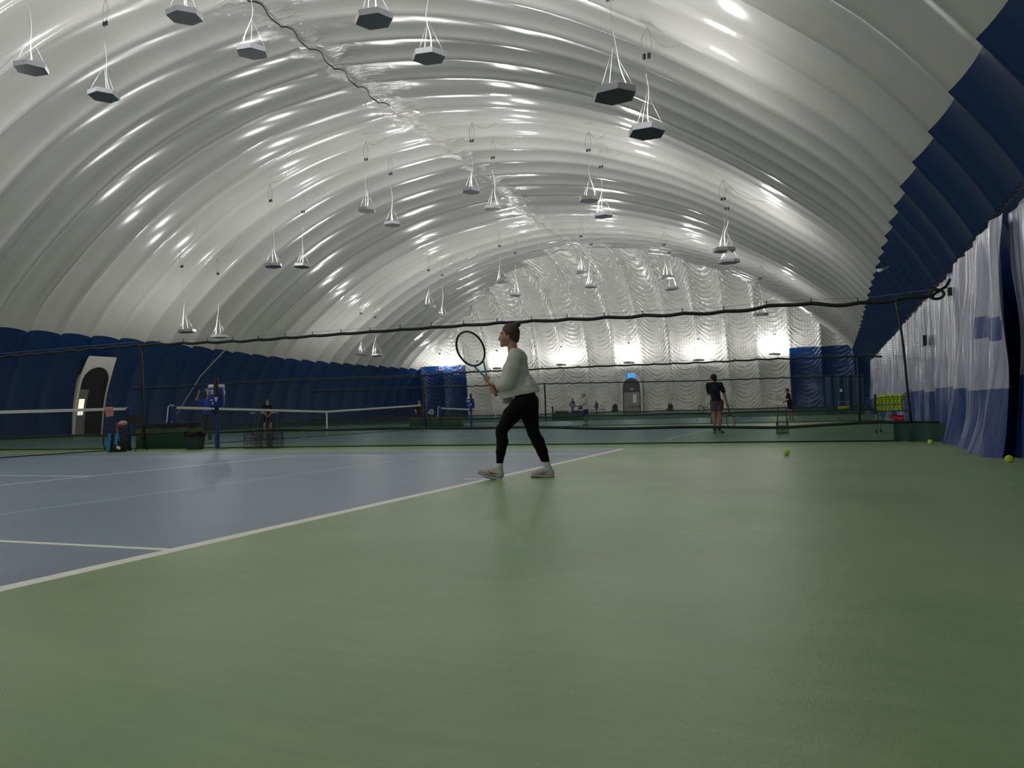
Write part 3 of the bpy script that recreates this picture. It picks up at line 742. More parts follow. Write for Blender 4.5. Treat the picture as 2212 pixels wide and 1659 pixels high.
def hwid(z): return 0.74 if z < 2.55 else 0.74*math.sqrt(max(0, 1-((z-2.55)/0.69)**2))
wall_patch(lambda z: -hwid(z), lambda z: hwid(z), 0, 3.235, 0.14, 34).build('opening_shade_panel', M['inside_shade'], root)  # near-black sheet over the wall; the unlit passage's shade is in its colour
wall_patch(lambda z: -0.73, lambda z: -0.22, 0, 2.2, 0.155).build('door_leaf', M['door_grey'], root)
wall_patch(lambda z: -0.66, lambda z: -0.36, 1.0, 1.75, 0.165, 5).build('door_window', M['win_lit'], root)
MB().tube([(wallx(4.6)+0.25, 22.4, 4.55), (wallx(3)+0.25, 21.4, 3.0), (wallx(0.4)+0.3, 19.8, 0.4)], 0.03, 6).build('rope', M['wire'], label='pale rope slanting down the left blue wall behind the second net', cat='rope')

# ------------------------------------------------------------------ arched exit door in the end wall
root = empty('door_2', (-10.72, 45.55, 0), kind='structure', label='grey exit door in an arched recess of the white end wall')
T = MB(); pts_i = [(-0.66, 0)]+[(-0.66*math.cos(PI*k/14), 2.15+0.68*math.sin(PI*k/14)) for k in range(15)]+[(0.66, 0)]
pts_o = [(-0.80, 0)]+[(-0.84*math.cos(PI*k/14), 2.15+1.08*math.sin(PI*k/14)) for k in range(15)]+[(0.80, 0)]
for k in range(16):
    a, b, c, d = pts_i[k], pts_i[k+1], pts_o[k+1], pts_o[k]; T.quad((a[0], 0, a[1]), (b[0], 0, b[1]), (c[0], 0.03, c[1]), (d[0], 0.03, d[1]))
    T.quad((a[0], 0, a[1]), (b[0], 0, b[1]), (b[0], 0.3, b[1]), (a[0], 0.3, a[1]))
T.build('arch_trim', M['trim_white'], root)
M['recess'] = mat('grey_recess', (0.07, 0.075, 0.07), 0.7)
T = MB(); T.v = [(p[0], 0.02, p[1]) for p in pts_i]; T.f = [tuple(range(len(pts_i)))]; T.m = [0]; T.build('recess', M['recess'], root)
M['leaf'] = mat('pale_grey_door', (0.25, 0.25, 0.235), 0.5)
leaf = MB().box(-0.58, 0.62, -0.04, 0.0, 0, 1.78).build('door_leaf', M['leaf'], root)
MB().box(-0.64, 0.66, -0.06, -0.02, 1.78, 1.83).box(-0.64, -0.58, -0.06, -0.02, 0, 1.8).box(0.62, 0.67, -0.06, -0.02, 0, 1.8).build('door_frame', M['black'], root)
MB().box(0.12, 0.38, -0.06, -0.04, 1.0, 1.58).build('door_notice', M['white_plastic'], root)
MB().box(-0.2, 0.62, -0.09, -0.05, 0.68, 0.72).box(0.54, 0.64, -0.10, -0.05, 0.62, 0.78).build('push_bar', M['black'], root)
MB().box(-0.1, 0.2, -0.03, 0.0, 1.93, 2.08).build('door_notice', M['lamp_side'], root)
M['exit_blue'] = mat('lit_blue_sign', (0.02, 0.2, 0.8), 0.4, emit=(0.05, 0.42, 1.0), estr=1.1)
M['exit_dark'] = mat('dark_blue_sign', (0.0, 0.03, 0.25), 0.5)
s = empty('lit_sign', (-10.7, 45.4, 2.98), label='small glowing blue sign above the arched exit door', cat='sign')
MB().box(-0.30, 0.30, -0.02, 0.03, -0.13, 0.13).build('panel', M['exit_blue'], s)
MB().box(-0.31, -0.24, -0.04, -0.015, -0.12, 0.12).box(-0.05, -0.02, -0.04, -0.015, -0.08, 0.08).box(0.12, 0.15, -0.04, -0.015, -0.1, 0.06).build('glyph', M['exit_dark'], s)

# ------------------------------------------------------------------ benches, coolers, bins and baskets at the net line
M['box_green'] = mat('dark_olive_box', (0.06, 0.10, 0.025), 0.6, var=0.15, vscale=3)
M['bench_dark'] = mat('dark_bench', (0.012, 0.008, 0.010), 0.4)
def bench(x, y, label, zt=0.47, two=True, w=1.78):
    r = empty('bench', (x, y, 0), label=label, cat='bench')
    MB().box(0, w*0.90, 0, 0.30, 0.0, zt).box(w*0.90, w, 0.02, 0.28, 0.0, zt-0.01).build('storage_box', M['box_green'], r)
    for (a, b) in ((0.12, 0.82), (0.95, 1.72)):
        s = MB(); a, b = a*w/1.78, b*w/1.78
        s.box(a, b, 0.02, 0.28, zt+0.09, zt+0.125)
        for q in (a+0.05, b-0.08): s.box(q, q+0.03, 0.05, 0.26, zt, zt+0.09)
        s.box(a, b, 0.02, 0.04, zt+0.02, zt+0.09)
        s.build('seat', M['bench_dark'], r)
    return r
bench(-12.45, 1.70, 'green storage bench with two black seats beside the dark green bin')
bench(-13.35, 16.72, 'distant green storage bench behind the player in dark red', w=2.4)
bench(-12.0, 31.3, 'far green storage bench with black seats right of the woman', zt=0.42, w=2.0)
M['cooler_blue'] = mat('cooler_blue', (0.008, 0.035, 0.28), 0.35)
def cooler(x, y, rz, label, s=1.0, group='water coolers on blue stands'):
    r = empty('water_cooler_stand', (x, y, 0), rz, label=label, cat='water cooler', group=group); r.scale = (s, s, s)
    MB().lathe([(0.26, 0), (0.26, 0.012), (0.05, 0.03), (0.048, 0.03), (0.048, 0.96)], 20).build('pedestal', M['post_blue'], r)
    MB().lathe([(0.262, 0.0), (0.262, 0.014)], 20).build('foot_plate', M['steel'], r)
    MB().box(-0.10, 0.09, -0.05, 0.02, 0.80, 0.86).box(-0.10, -0.07, -0.14, 0.02, 0.78, 0.9).build('bracket', M['black'], r)
    j = MB(); j.lathe([(0.13, 0.93), (0.163, 0.97), (0.172, 1.05), (0.170, 1.38), (0.165, 1.39)], 24)
    jug = j.build('jug', M['cooler_blue'], r, smooth=True)
    MB().lathe([(0.172, 1.375), (0.176, 1.40), (0.172, 1.435), (0.15, 1.445)], 24).build('lid', M['white_plastic'], jug, smooth=True)
    for sx in (-1, 1):
        MB().tube([(sx*0.14, -0.09, 1.30), (sx*0.175, -0.15, 1.29), (sx*0.175, -0.15, 1.22), (sx*0.14, -0.09, 1.21)], 0.013, 6).build('handle', M['white_plastic'], jug, smooth=True)
    for k, (z, a0, a1, h) in enumerate(((1.285, -0.85, -0.25, 0.03), (1.235, -0.85, -0.25, 0.03), (1.085, -0.9, -0.45, 0.022))):
        b = MB(); n = 6
        for i in range(n):
            t0, t1 = a0+(a1-a0)*i/n, a0+(a1-a0)*(i+0.72)/n; R = 0.1745
            p = lambda t, zz: (R*math.sin(t), -R*math.cos(t), zz)
            b.quad(p(t0, z), p(t1, z), p(t1, z+h), p(t0, z+h))
        b.build('lettering', M['white_plastic'], jug)
    MB().tube([(-0.08, -0.15, 1.03), (-0.08, -0.22, 1.02)], 0.018, 8).build('tap', M['white_plastic'], jug)
    t = MB(); t.tube([(0.0, -0.225, 1.16), (0, -0.225, 1.60)], 0.05, 14); tube_ = t.build('cup_dispenser', M['black'], r, smooth=False)
    MB().lathe([(0.044, 1.165), (0.008, 1.06)], 12, c=(0, -0.225)).build('paper_cup', M['white_plastic'], tube_)
    return r
cooler(-9.47, 1.15, 0.70, 'large blue water cooler with white lid, black cup tube, on blue stand', 0.985, 'water coolers on blue stands')
cooler(-10.05, 15.75, 0.45, 'blue water cooler behind the net left of the woman', 0.85)
cooler(-10.35, 29.9, 0.35, 'small distant blue cooler left of the white-haired man', 0.78)
cooler(-10.86, 36.5, 0.3, 'smallest distant blue cooler right of the white-haired man', 0.70)
M['bin_green'] = mat('dark_green_bin', (0.006, 0.025, 0.022), 0.45)
M['liner'] = mat('black_bin_liner', (0.01, 0.01, 0.012), 0.25, bump=1.0, bscale=18)
r = empty('waste_bin', (-10.06, 1.12, 0), 0.3, label='dark green waste bin with black liner beside the bench', cat='bin')
b = MB(); b.v = []; 
def frustum(b, w0, d0, w1, d1, z0, z1, m=0):
    n = len(b.v); b.v += [(-w0, -d0, z0), (w0, -d0, z0), (w0, d0, z0), (-w0, d0, z0), (-w1, -d1, z1), (w1, -d1, z1), (w1, d1, z1), (-w1, d1, z1)]
    for q in ((3, 2, 1, 0), (0, 1, 5, 4), (1, 2, 6, 5), (2, 3, 7, 6), (3, 0, 4, 7)): b.f.append(tuple(n+i for i in q)); b.m.append(m)
frustum(b, 0.14, 0.11, 0.175, 0.135, 0, 0.37); b.build('body', M['bin_green'], r)
b = MB(); frustum(b, 0.183, 0.143, 0.19, 0.15, 0.285, 0.40)
for i in range(18):
    a = 2*PI*i/18; b.tube([(0.18*math.cos(a), 0.14*math.sin(a), 0.40), (0.195*math.cos(a+.1), 0.155*math.sin(a+.1), 0.30+0.04*math.sin(i*2.3))], 0.017, 5)
b.build('liner', M['liner'], r, smooth=True)
def wire_basket(x, y, label, group, w=0.30, d=0.26, h=0.33, legs=0.44, rz=0.0, up=True, name='ball_basket', s=1.0):
    r = empty(name, (x, y, 0), rz, label=label, cat='ball basket', group=group); r.scale = (s, s, s)
    b = MB(); w2, d2 = w/2, d/2
    for z in (0.012, h*0.33, h*0.66, h):
        t = 1.0; b.tube([(-w2, -d2, z), (w2, -d2, z), (w2, d2, z), (-w2, d2, z), (-w2, -d2, z)], 0.005 if z < h else 0.008, 5)
    for i in range(6):
        q = -w2+w*i/5
        for yy in (-d2, d2): b.tube([(q, yy, 0.012), (q, yy, h)], 0.0045, 4)
        b.tube([(q, -d2, 0.012), (q, d2, 0.012)], 0.004, 4)
    for i in range(1, 5):
        q = -d2+d*i/5
        for xx in (-w2, w2): b.tube([(xx, q, 0.012), (xx, q, h)], 0.0045, 4)
    b.build('wire_cage', M['black_wire'], r)
    for k, sx in enumerate((-1, 1)):
        MB().tube([(sx*w2*0.9, -d2, h*0.5), (sx*w2*0.62, 0, h+legs), (sx*w2*0.9, d2, h*0.5)], 0.008, 6).build('handle_leg', M['black_wire'], r)
    MB().tube([(-w2*0.62, 0, h+legs), (w2*0.62, 0, h+legs)], 0.011, 6).build('handle_grip', M['lamp_side'], r)
    return r
M['black_wire'] = mat('black_wire', (0.02, 0.02, 0.022), 0.4)
for i, (x, lb) in enumerate(((-8.62, 'leftmost of the three empty black wire ball baskets by the divider'), (-8.325, 'middle of the three empty black wire ball baskets by the divider'), (-8.03, 'rightmost of the three empty black wire ball baskets by the divider'))):
    wire_basket(x, 1.3, lb, 'empty ball baskets by the divider', rz=0.08*(i-1), w=0.26)

# racket bag leaning by the near net post
M['bag_black'] = mat('black_bag_fabric', (0.012, 0.013, 0.016), 0.7, var=0.3, vscale=14, bump=0.4, bscale=25)
M['bag_blue'] = mat('bright_blue_fabric', (0.02, 0.20, 0.42), 0.6, var=0.2, vscale=20)
M['cap_red'] = mat('dull_red_fabric', (0.22, 0.05, 0.045), 0.8)
M['pink'] = mat('pink_towel', (0.62, 0.27, 0.28), 0.95, bump=0.5, bscale=60, var=0.1, vscale=30)
r = empty('racket_bag', (-11.52, 0.32, 0), 0.2, label='black and bright blue racket bag standing by the near net post', cat='bag')
def softbox(w, d, h, sx=0.0, n=18, top=0.7, seed=1):
    b = MB(); rings = 12
    for i in range(rings+1):
        q = i/rings; z = h*q; k = (1-(1-top)*q**1.6)*(0.90+0.10*math.sin(PI*min(1, q*1.6)))*(1 if q < 0.93 else 0.75); 
        for j in range(n):
            a = 2*PI*j/n; ca, sa = math.cos(a), math.sin(a)
            e = 0.62; X = math.copysign(abs(ca)**e, ca)*w/2*k; Y = math.copysign(abs(sa)**e, sa)*d/2*k
            X += sx*q + 0.012*noise.noise(Vector((a*2, z*9, seed))); b.v.append((X, Y+0.01*noise.noise(Vector((a*3, z*7, seed+3))), z))
    for i in range(rings):
        for j in range(n): b.f.append((i*n+j, i*n+(j+1) % n, (i+1)*n+(j+1) % n, (i+1)*n+j)); b.m.append(0)
    b.f.append(tuple(range(n))[::-1]); b.m.append(0); b.f.append(tuple(rings*n+j for j in range(n))); b.m.append(0)
    return b
softbox(0.42, 0.28, 0.54, 0.05).build('body', M['bag_black'], r, smooth=True)
b = MB(); b.quad((-0.17, -0.155, 0.04), (-0.06, -0.157, 0.02), (-0.02, -0.152, 0.42), (-0.10, -0.15, 0.42)); b.quad((-0.21, -0.15, 0.22), (-0.02, -0.16, 0.26), (0.0, -0.16, 0.30), (-0.20, -0.15, 0.27)); b.quad((0.05, -0.158, 0.18), (0.12, -0.152, 0.16), (0.16, -0.14, 0.40), (0.08, -0.147, 0.42)); b.build('blue_panel', M['bag_blue'], r)
b = MB(); b.quad((0.10, -0.160, 0.09), (0.19, -0.150, 0.05), (0.20, -0.150, 0.11), (0.12, -0.158, 0.15)); b.build('white_badge', M['white_plastic'], r)
MB().tube([(-0.12, -0.16, 0.5), (-0.17, -0.2, 0.4), (-0.19, -0.19, 0.2), (-0.15, -0.18, 0.05)], 0.014, 5).build('strap', M['bag_black'], r)
MB().tube([(0.12, -0.15, 0.52), (0.17, -0.19, 0.40), (0.20, -0.18, 0.25)], 0.012, 5).build('strap', M['bag_blue'], r)
r = empty('cap_bundle', (-11.38, 0.34, 0.50), 0, label='reddish cloth and pale cap piled on top of the racket bag', cat='cap')
MB().ball((-0.05, 0, 0.07), (0.09, 0.09, 0.09), 12, 8).build('cloth', M['cap_red'], r, smooth=True)
b = MB(); b.ball((0.03, 0, 0.13), (0.10, 0.09, 0.055), 12, 8); b.tube([(-0.05, -0.02, 0.14), (-0.14, -0.03, 0.12)], 0.03, 6, flat=0.3); b.build('cap', mat('pale_pink_cap', (0.5, 0.36, 0.34), 0.8), r, smooth=True)
# chair behind the bag
r = empty('folding_chair', (-11.50, 0.72, 0), 0.0, label='thin black folding chair behind the racket bag', cat='chair')
b = MB()
for sx in (-0.24, 0.24): b.tube([(sx, 0.2, 0), (sx, 0.0, 0.38), (sx, 0.10, 0.80)], 0.011, 5); b.tube([(sx, -0.15, 0), (sx, 0.12, 0.38)], 0.011, 5)
b.build('frame', M['black'], r); MB().box(-0.24, 0.24, -0.12, 0.2, 0.37, 0.39).build('seat', M['bag_black'], r); MB().box(-0.24, 0.24, 0.08, 0.10, 0.6, 0.8).build('backrest', M['bag_black'], r)
# towels
def towel(y, z, w, h, label, X=-11.885):
    V = []; F = []; n = 12
    prof_ = [(0.026, -h), (0.024, -h*0.6), (0.022, -h*0.2), (0.018, 0.0), (0.0, 0.012), (-0.018, 0.0), (-0.022, -h*0.3), (-0.022, -h*0.55)]
    for i in range(n+1):
        yy = -w/2+w*i/n
        for (x, zz) in prof_: V.append((x+0.006*math.sin(yy*40)*(1 if x > 0 else -1), yy, zz+0.008*math.sin(yy*23)*(zz < -0.05)))
    k = len(prof_)
    for i in range(n):
        for j in range(k-1): a = i*k+j; F.append((a, a+k, a+k+1, a+1))
    o = np_mesh('towel', V, F, M['pink'], label=label, cat='towel'); o.location = (X, y, z); return o
towel(0.44, 0.985, 0.22, 0.20, 'pink towel draped over the near net beside its post')
towel(28.38, 0.95, 0.26, 0.34, 'pale pink towel on the distant post right of the woman')
M['pink'].node_tree.nodes['Principled BSDF'].inputs['Roughness'].default_value = 0.95

# ------------------------------------------------------------------ balls, carts, hoppers
M['ball'] = mat('yellow_felt', (0.62, 0.80, 0.03), 0.9, sheen=0.3, bump=0.5, bscale=300)
M['ball_seam'] = mat('ball_seam', (0.75, 0.8, 0.6), 0.8)
def ball_proto(r=0.034):
    b = MB(); b.ball((0, 0, 0), r, 20, 14)
    return b
def seam_mesh(r):
    b = MB(); pts = []
    for i in range(41):
        t = 2*PI*i/40; A = 0.44*PI/2*1.0
        la = 0.75*math.sin(2*t); lo = t+0.35*math.sin(2*t+PI/2)*0
        p = Vector((math.cos(la)*math.cos(t), math.cos(la)*math.sin(t), math.sin(la)))*r*1.003; pts.append(p)
    b.tube(pts, r*0.045, 4, caps=False); return b
bm_ = ball_proto(0.039).build('tennis_ball', M['ball'], smooth=True); sm_ = seam_mesh(0.039).build('seam', M['ball_seam'], bm_)
BALLS = [((2.58, -1.95), 'yellow tennis ball on the green court right of the woman'), ((4.47, 0.44), 'yellow tennis ball at the foot of the divider skirt by the tarp'),
         ((4.82, -3.27), 'nearest yellow tennis ball, beside the right edge of the photo'), ((-10.9, 6.2), 'yellow tennis ball lying behind the divider skirt past the wire baskets')]
for i, (p, lb) in enumerate(BALLS):
    o = bm_ if i == 0 else copy_tree(bm_)
    o.location = (p[0], p[1], 0.039); o.rotation_euler = (0.5+i, 0.3*i, 1.1*i); setp(o, lb, 'tennis ball', 'loose tennis balls on the courts')
sb = MB(); sb.ball((0, 0, 0), 0.034, 12, 8); small = sb.build('tennis_ball', M['ball'], smooth=True)
first = [small]
def put_ball(x, y, z, label, group, s=1.0):
    o = first.pop() if first else small.copy()
    if o is not small: COL.objects.link(o)
    o.location = (x, y, z); o.scale = (s, s, s); o['label'] = label; o['category'] = 'tennis ball'; o['group'] = group
for i, (x, y) in enumerate(((-8.2, 14.8), (-8.9, 14.2), (-11.2, 14.0), (-13.4, 15.3), (-14.6, 14.9), (-16.2, 15.2), (-17.5, 15.0), (-6.2, 19.0), (-2.2, 21.5), (-0.7, 22.5))):
    put_ball(x, y, 0.04, 'small tennis ball left lying on a court beyond the first divider', 'stray balls beyond the first divider', 1.15)
def ball_cart(x, y, w, d, z0, z1, label, rz, nb, bl, bg, s=1.0):
    r = empty('ball_cart', (x, y, 0), rz, label=label, cat='ball cart')
    b = MB(); w2, d2 = w/2, d/2
    for z in (z0, (z0+z1)/2, z1): b.tube([(-w2, -d2, z), (w2, -d2, z), (w2, d2, z), (-w2, d2, z), (-w2, -d2, z)], 0.006, 5)
    for i in range(9):
        q = -w2+w*i/8; b.tube([(q, -d2, z0), (q, -d2, z1)], 0.0035, 4); b.tube([(q, d2, z0), (q, d2, z1)], 0.0035, 4)
    b.box(-w2, w2, -d2, d2, z0-0.006, z0)
    b.build('basket', M['black_wire'], r)
    for sx in (-1, 1):
        for sy in (-1, 1): MB().tube([(sx*w2*0.92, sy*d2*0.92, 0.05), (sx*w2*0.92, sy*d2*0.92, z0)], 0.011, 6).build('leg', M['steel'], r); MB().tube([(sx*w2*0.92-0.012, sy*d2*0.92, 0.04), (sx*w2*0.92+0.012, sy*d2*0.92, 0.04)], 0.04, 10).build('wheel', M['black'], r)
    MB().box(-w2*0.9, w2*0.9, -d2*0.9, d2*0.9, 0.20, 0.21).build('lower_shelf', M['black_wire'], r)
    MB().tube([(w2*0.3, d2, z1), (w2*0.95, d2+0.05, z1+0.13), (w2*1.2, d2+0.05, z1+0.15)], 0.012, 6).build('push_handle', M['steel'], r)
    # balls: front, top and side layers of the heap
    rr = 0.034*s; st = rr*1.96; nx = int((w-0.02)/st); nyb = int((d-0.02)/st); nz = int((z1-z0)/ (st*0.86)); rng = random.Random(nb); pts = []
    for k in range(nz+1):
        for j in range(nyb):
            for i in range(nx):
                if 0 < j < nyb-1 and 0 < i < nx-1 and k < nz-1: continue
                if j > 1 and k < nz-1: continue
                X = -w2+0.012+rr+i*st+(st/2 if (k+j) % 2 and i < nx-1 else 0); Y = -d2+0.01+rr+j*st*0.96; Z = z0+rr+k*st*0.86
                if k == nz and (rng.random() < 0.35 or i in (0,)): continue
                pts.append((X+rng.uniform(-.003, .003), Y+rng.uniform(-.003, .003), Z))
    pts = pts[:nb]; c, s_ = math.cos(rz), math.sin(rz)
    for (X, Y, Z) in pts: put_ball(x+X*c-Y*s_, y+X*s_+Y*c, Z, bl, bg, s)
    return r
ball_cart(4.27, 5.35, 0.58, 0.44, 0.445, 0.73, 'large wheeled wire cart heaped with yellow tennis balls by the tarp', -0.25, 150, 'yellow tennis ball heaped in the large wheeled cart', 'balls heaped in the large cart', 0.97)
MB().tube([(3.955, 5.10, 0.40), (3.955, 5.10, 0.80)], 0.022, 8).build('ball_tube', M['black'], label='black ball pick-up tube hooked upright on the large ball cart', cat='tube')
small_cart = ball_cart(3.5, 20.0, 0.42, 0.34, 0.30, 0.52, 'distant small ball cart with silver handle in the right corner', 0.0, 40, 'yellow ball in the distant small cart', 'balls in the distant small cart')
MB().tube([(-0.17, 0.2, 0.3), (-0.17, 0.2, 0.66), (0.17, 0.2, 0.66), (0.17, 0.2, 0.3)], 0.010, 6).build('handle_frame', M['steel'], small_cart)
wire_basket(2.10, 5.75, 'black wire ball hopper with raised handles standing behind the divider', 'hoppers behind the divider', w=0.24, d=0.22, h=0.26, legs=0.36, name='ball_hopper')
for i in range(14): put_ball(2.02+0.05*(i % 4), 5.68+0.055*((i//4) % 3), 0.045+0.05*(i//12), 'yellow ball at the bottom of the wire hopper', 'balls in the wire hopper', 0.8)
c = MB(); c.lathe([(0.09, 0), (0.085, 0.02), (0.03, 0.24), (0.025, 0.25)], 16); o = c.build('training_cone', mat('red_plastic', (0.5, 0.012, 0.02), 0.5), smooth=True, label='red plastic cone lying on the lower shelf of the large ball cart', cat='cone')
o.location = (4.47, 5.22, 0.27); o.rotation_euler = (0, -1.25, -0.2)
o = MB().tube([(-0.1, 0, 0), (0.1, 0, 0.02)], 0.02, 6).build('ball_tube', mat('pale_yellow_plastic', (0.6, 0.6, 0.25), 0.5), label='pale tube lying on the lower shelf of the large ball cart', cat='tube'); o.location = (4.2, 5.2, 0.235)

# dark chairs standing before the end wall
def bucket_chair(x, y, rz, label, s=1.0):
    r = empty('bucket_chair', (x, y, 0), rz, label=label, cat='chair', group='dark chairs at the end wall'); r.scale = (s, s, s)
    b = MB()
    for (w, d, z, yo) in ((0.18, 0.16, 0.40, 0), (0.27, 0.24, 0.44, 0.0)): pass
    b.ball((0, 0.0, 0.46), (0.27, 0.25, 0.09), 16, 8); b.build('seat', M['black'], r, smooth=True)
    MB().ball((0.03, 0.17, 0.66), (0.19, 0.07, 0.24), 16, 10).build('backrest', M['black'], r, smooth=True)
    for a in (0.6, 2.5, 3.8, 5.6): MB().tube([(0, 0, 0.42), (0.24*math.cos(a), 0.24*math.sin(a), 0.0)], 0.015, 5).build('leg', M['steel'], r)
bucket_chair(-11.5, 43.6, 0.4, 'dark bucket chair left of the arched exit door', 1.05)
bucket_chair(-14.05, 43.0, -0.3, 'dark bucket chair partly behind the white-haired man', 1.05)
bucket_chair(-7.55, 43.6, 0.1, 'dark chair at the end wall left of the man in dark shirt', 0.95)
#PEOPLE
# ------------------------------------------------------------------ people: smooth bodies grown from blended limbs
class Field:
    def __init__(s, lo, hi, h):
        s.lo = np.array(lo, float); s.h = float(h); s.n = np.ceil((np.array(hi)-s.lo)/h).astype(int)+1
        s.f = np.full(s.n, 4*h, np.float32)
        s.ax = [s.lo[i]+np.arange(s.n[i])*h for i in range(3)]
    def _sub(s, lo, hi):
        a = np.clip(np.floor((np.array(lo)-s.lo)/s.h).astype(int), 0, s.n); b = np.clip(np.ceil((np.array(hi)-s.lo)/s.h).astype(int)+1, 0, s.n)
        sl = tuple(slice(a[i], b[i]) for i in range(3))
        X, Y, Z = np.meshgrid(s.ax[0][sl[0]], s.ax[1][sl[1]], s.ax[2][sl[2]], indexing='ij', sparse=True); return sl, X, Y, Z
    def _mix(s, sl, d, k, op):
        f = s.f[sl]; d = d.astype(np.float32)
        if op == '+':
            if k > 0:
                hh = np.maximum(k-np.abs(f-d), 0)/k; s.f[sl] = np.minimum(f, d)-hh*hh*k*0.25
            else: s.f[sl] = np.minimum(f, d)
        else: s.f[sl] = np.maximum(f, -d)
    def cone(s, a, b, r1, r2, k=0.0, sy=1.0, op='+'):
        """tapered capsule; sy stretches it in y about its axis"""
        a = np.array(a, float); b = np.array(b, float); R = max(r1, r2)*max(1, sy)+k+3*s.h
        sl, X, Y, Z = s._sub(np.minimum(a, b)-R, np.maximum(a, b)+R)
        d = b-a; L2 = max(1e-9, d@d); t = np.clip(((X-a[0])*d[0]+(Y-a[1])*d[1]+(Z-a[2])*d[2])/L2, 0, 1)
        q = np.sqrt((X-a[0]-t*d[0])**2+((Y-a[1]-t*d[1])/sy)**2+(Z-a[2]-t*d[2])**2)-(r1+(r2-r1)*t)
        s._mix(sl, q, k, op); return s
    def ell(s, c, r, k=0.0, rot=0.0, op='+'):
        """ellipsoid, rotated about y by rot"""
        R = max(r)+k+3*s.h; sl, X, Y, Z = s._sub(np.array(c)-R, np.array(c)+R)
        x, y, z = X-c[0], Y-c[1], Z-c[2]
        if rot: cr, sr = math.cos(rot), math.sin(rot); x, z = x*cr+z*sr, -x*sr+z*cr
        q0 = np.sqrt((x/r[0])**2+(y/r[1])**2+(z/r[2])**2); q1 = np.sqrt((x/r[0]**2)**2+(y/r[1]**2)**2+(z/r[2]**2)**2)
        s._mix(sl, q0*(q0-1)/np.maximum(q1, 1e-6), k, op); return s
    def chain(s, pts, rs, k=0.0, sy=1.0):
        for i in range(len(pts)-1): s.cone(pts[i], pts[i+1], rs[i], rs[i+1], k if i else k, sy)
        return s
    def cut(s, p, n, rnd=0):
        """keep the side of the plane opposite to n"""
        n = np.array(n, float); n /= np.linalg.norm(n); X, Y, Z = np.meshgrid(*s.ax, indexing='ij', sparse=True)
        s.f = np.maximum(s.f, ((X-p[0])*n[0]+(Y-p[1])*n[1]+(Z-p[2])*n[2]).astype(np.float32)); return s
    def wob(s, fn):
        X, Y, Z = np.meshgrid(*s.ax, indexing='ij', sparse=True); s.f = s.f+fn(X, Y, Z).astype(np.float32); return s
    def mesh(s):
        f = s.f; ins = f < 0
        c = [ins[i:ins.shape[0]-1+i, j:ins.shape[1]-1+j, k:ins.shape[2]-1+k] for i in (0, 1) for j in (0, 1) for k in (0, 1)]
        anyi = c[0].copy(); alli = c[0].copy()
        for q in c[1:]: anyi |= q; alli &= q
        I = np.argwhere(anyi & ~alli)
        if len(I) == 0: return np.zeros((0, 3)), np.zeros((0, 4), int)
        vals = np.stack([f[I[:, 0]+i, I[:, 1]+j, I[:, 2]+k] for i in (0, 1) for j in (0, 1) for k in (0, 1)], 1)
        off = np.array([(i, j, k) for i in (0, 1) for j in (0, 1) for k in (0, 1)], float)
        acc = np.zeros((len(I), 3)); cnt = np.zeros(len(I))
        for a in range(8):
            for b in range(a+1, 8):
                if np.abs(off[a]-off[b]).sum() != 1: continue
                va, vb = vals[:, a], vals[:, b]; m = (va < 0) != (vb < 0); t = np.where(m, va/np.where(m, va-vb, 1), 0)
                acc += np.where(m[:, None], off[a]+(off[b]-off[a])*t[:, None], 0); cnt += m
        P = s.lo+(I+acc/np.maximum(cnt, 1)[:, None])*s.h
        ix = np.full(np.array(f.shape)-1, -1, np.int32); ix[I[:, 0], I[:, 1], I[:, 2]] = np.arange(len(I))
        Q = []
        for ax in range(3):
            a = [slice(None)]*3; b = [slice(None)]*3; a[ax] = slice(0, -1); b[ax] = slice(1, None)
            d = ins[tuple(a)] != ins[tuple(b)]; E = np.argwhere(d); o1, o2 = [(1, 2), (2, 0), (0, 1)][ax]
            ok = (E[:, o1] > 0) & (E[:, o2] > 0) & (E[:, o1] < f.shape[o1]-1) & (E[:, o2] < f.shape[o2]-1); E = E[ok]
            e1 = np.zeros(3, int); e1[o1] = 1; e2 = np.zeros(3, int); e2[o2] = 1
            q = [E-e1-e2, E-e2, E, E-e1]; q = np.stack([ix[t[:, 0], t[:, 1], t[:, 2]] for t in q], 1)
            flip = ~ins[E[:, 0], E[:, 1], E[:, 2]]; q[flip] = q[flip][:, ::-1]; Q.append(q)
        Q = np.concatenate(Q); Q = Q[(Q >= 0).all(1)]
        return P, Q
def fmesh(name, F, T, m, parent=None, **k):
    """mesh a field; T maps field coordinates to object coordinates"""
    P, Q = F.mesh(); return np_mesh(name, T(P), Q, m, parent, smooth=True, **k)
def cloth_mat(name, col, rough=0.85, bump=0.5, bscale=18, var=0.08, fine=220):
    m = mat(name, col, rough, spec=0.25, var=var, vscale=10, sheen=0.0); nt = m.node_tree; N = nt.nodes; L = nt.links
    tc = N.new('ShaderNodeTexCoord'); a = N.new('ShaderNodeTexNoise'); a.inputs['Scale'].default_value = bscale; a.inputs['Detail'].default_value = 3; a.inputs['Distortion'].default_value = 0.8
    b = N.new('ShaderNodeTexNoise'); b.inputs['Scale'].default_value = fine; b.inputs['Detail'].default_value = 1
    L.new(tc.outputs['Object'], a.inputs['Vector']); L.new(tc.outputs['Object'], b.inputs['Vector'])
    bp = N.new('ShaderNodeBump'); bp.inputs['Strength'].default_value = bump; bp.inputs['Distance'].default_value = 0.02
    L.new(mnode(nt, 'ADD', a.outputs['Fac'], mnode(nt, 'MULTIPLY', b.outputs['Fac'], 0.25)), bp.inputs['Height']); L.new(bp.outputs[0], N['Principled BSDF'].inputs['Normal']); return m
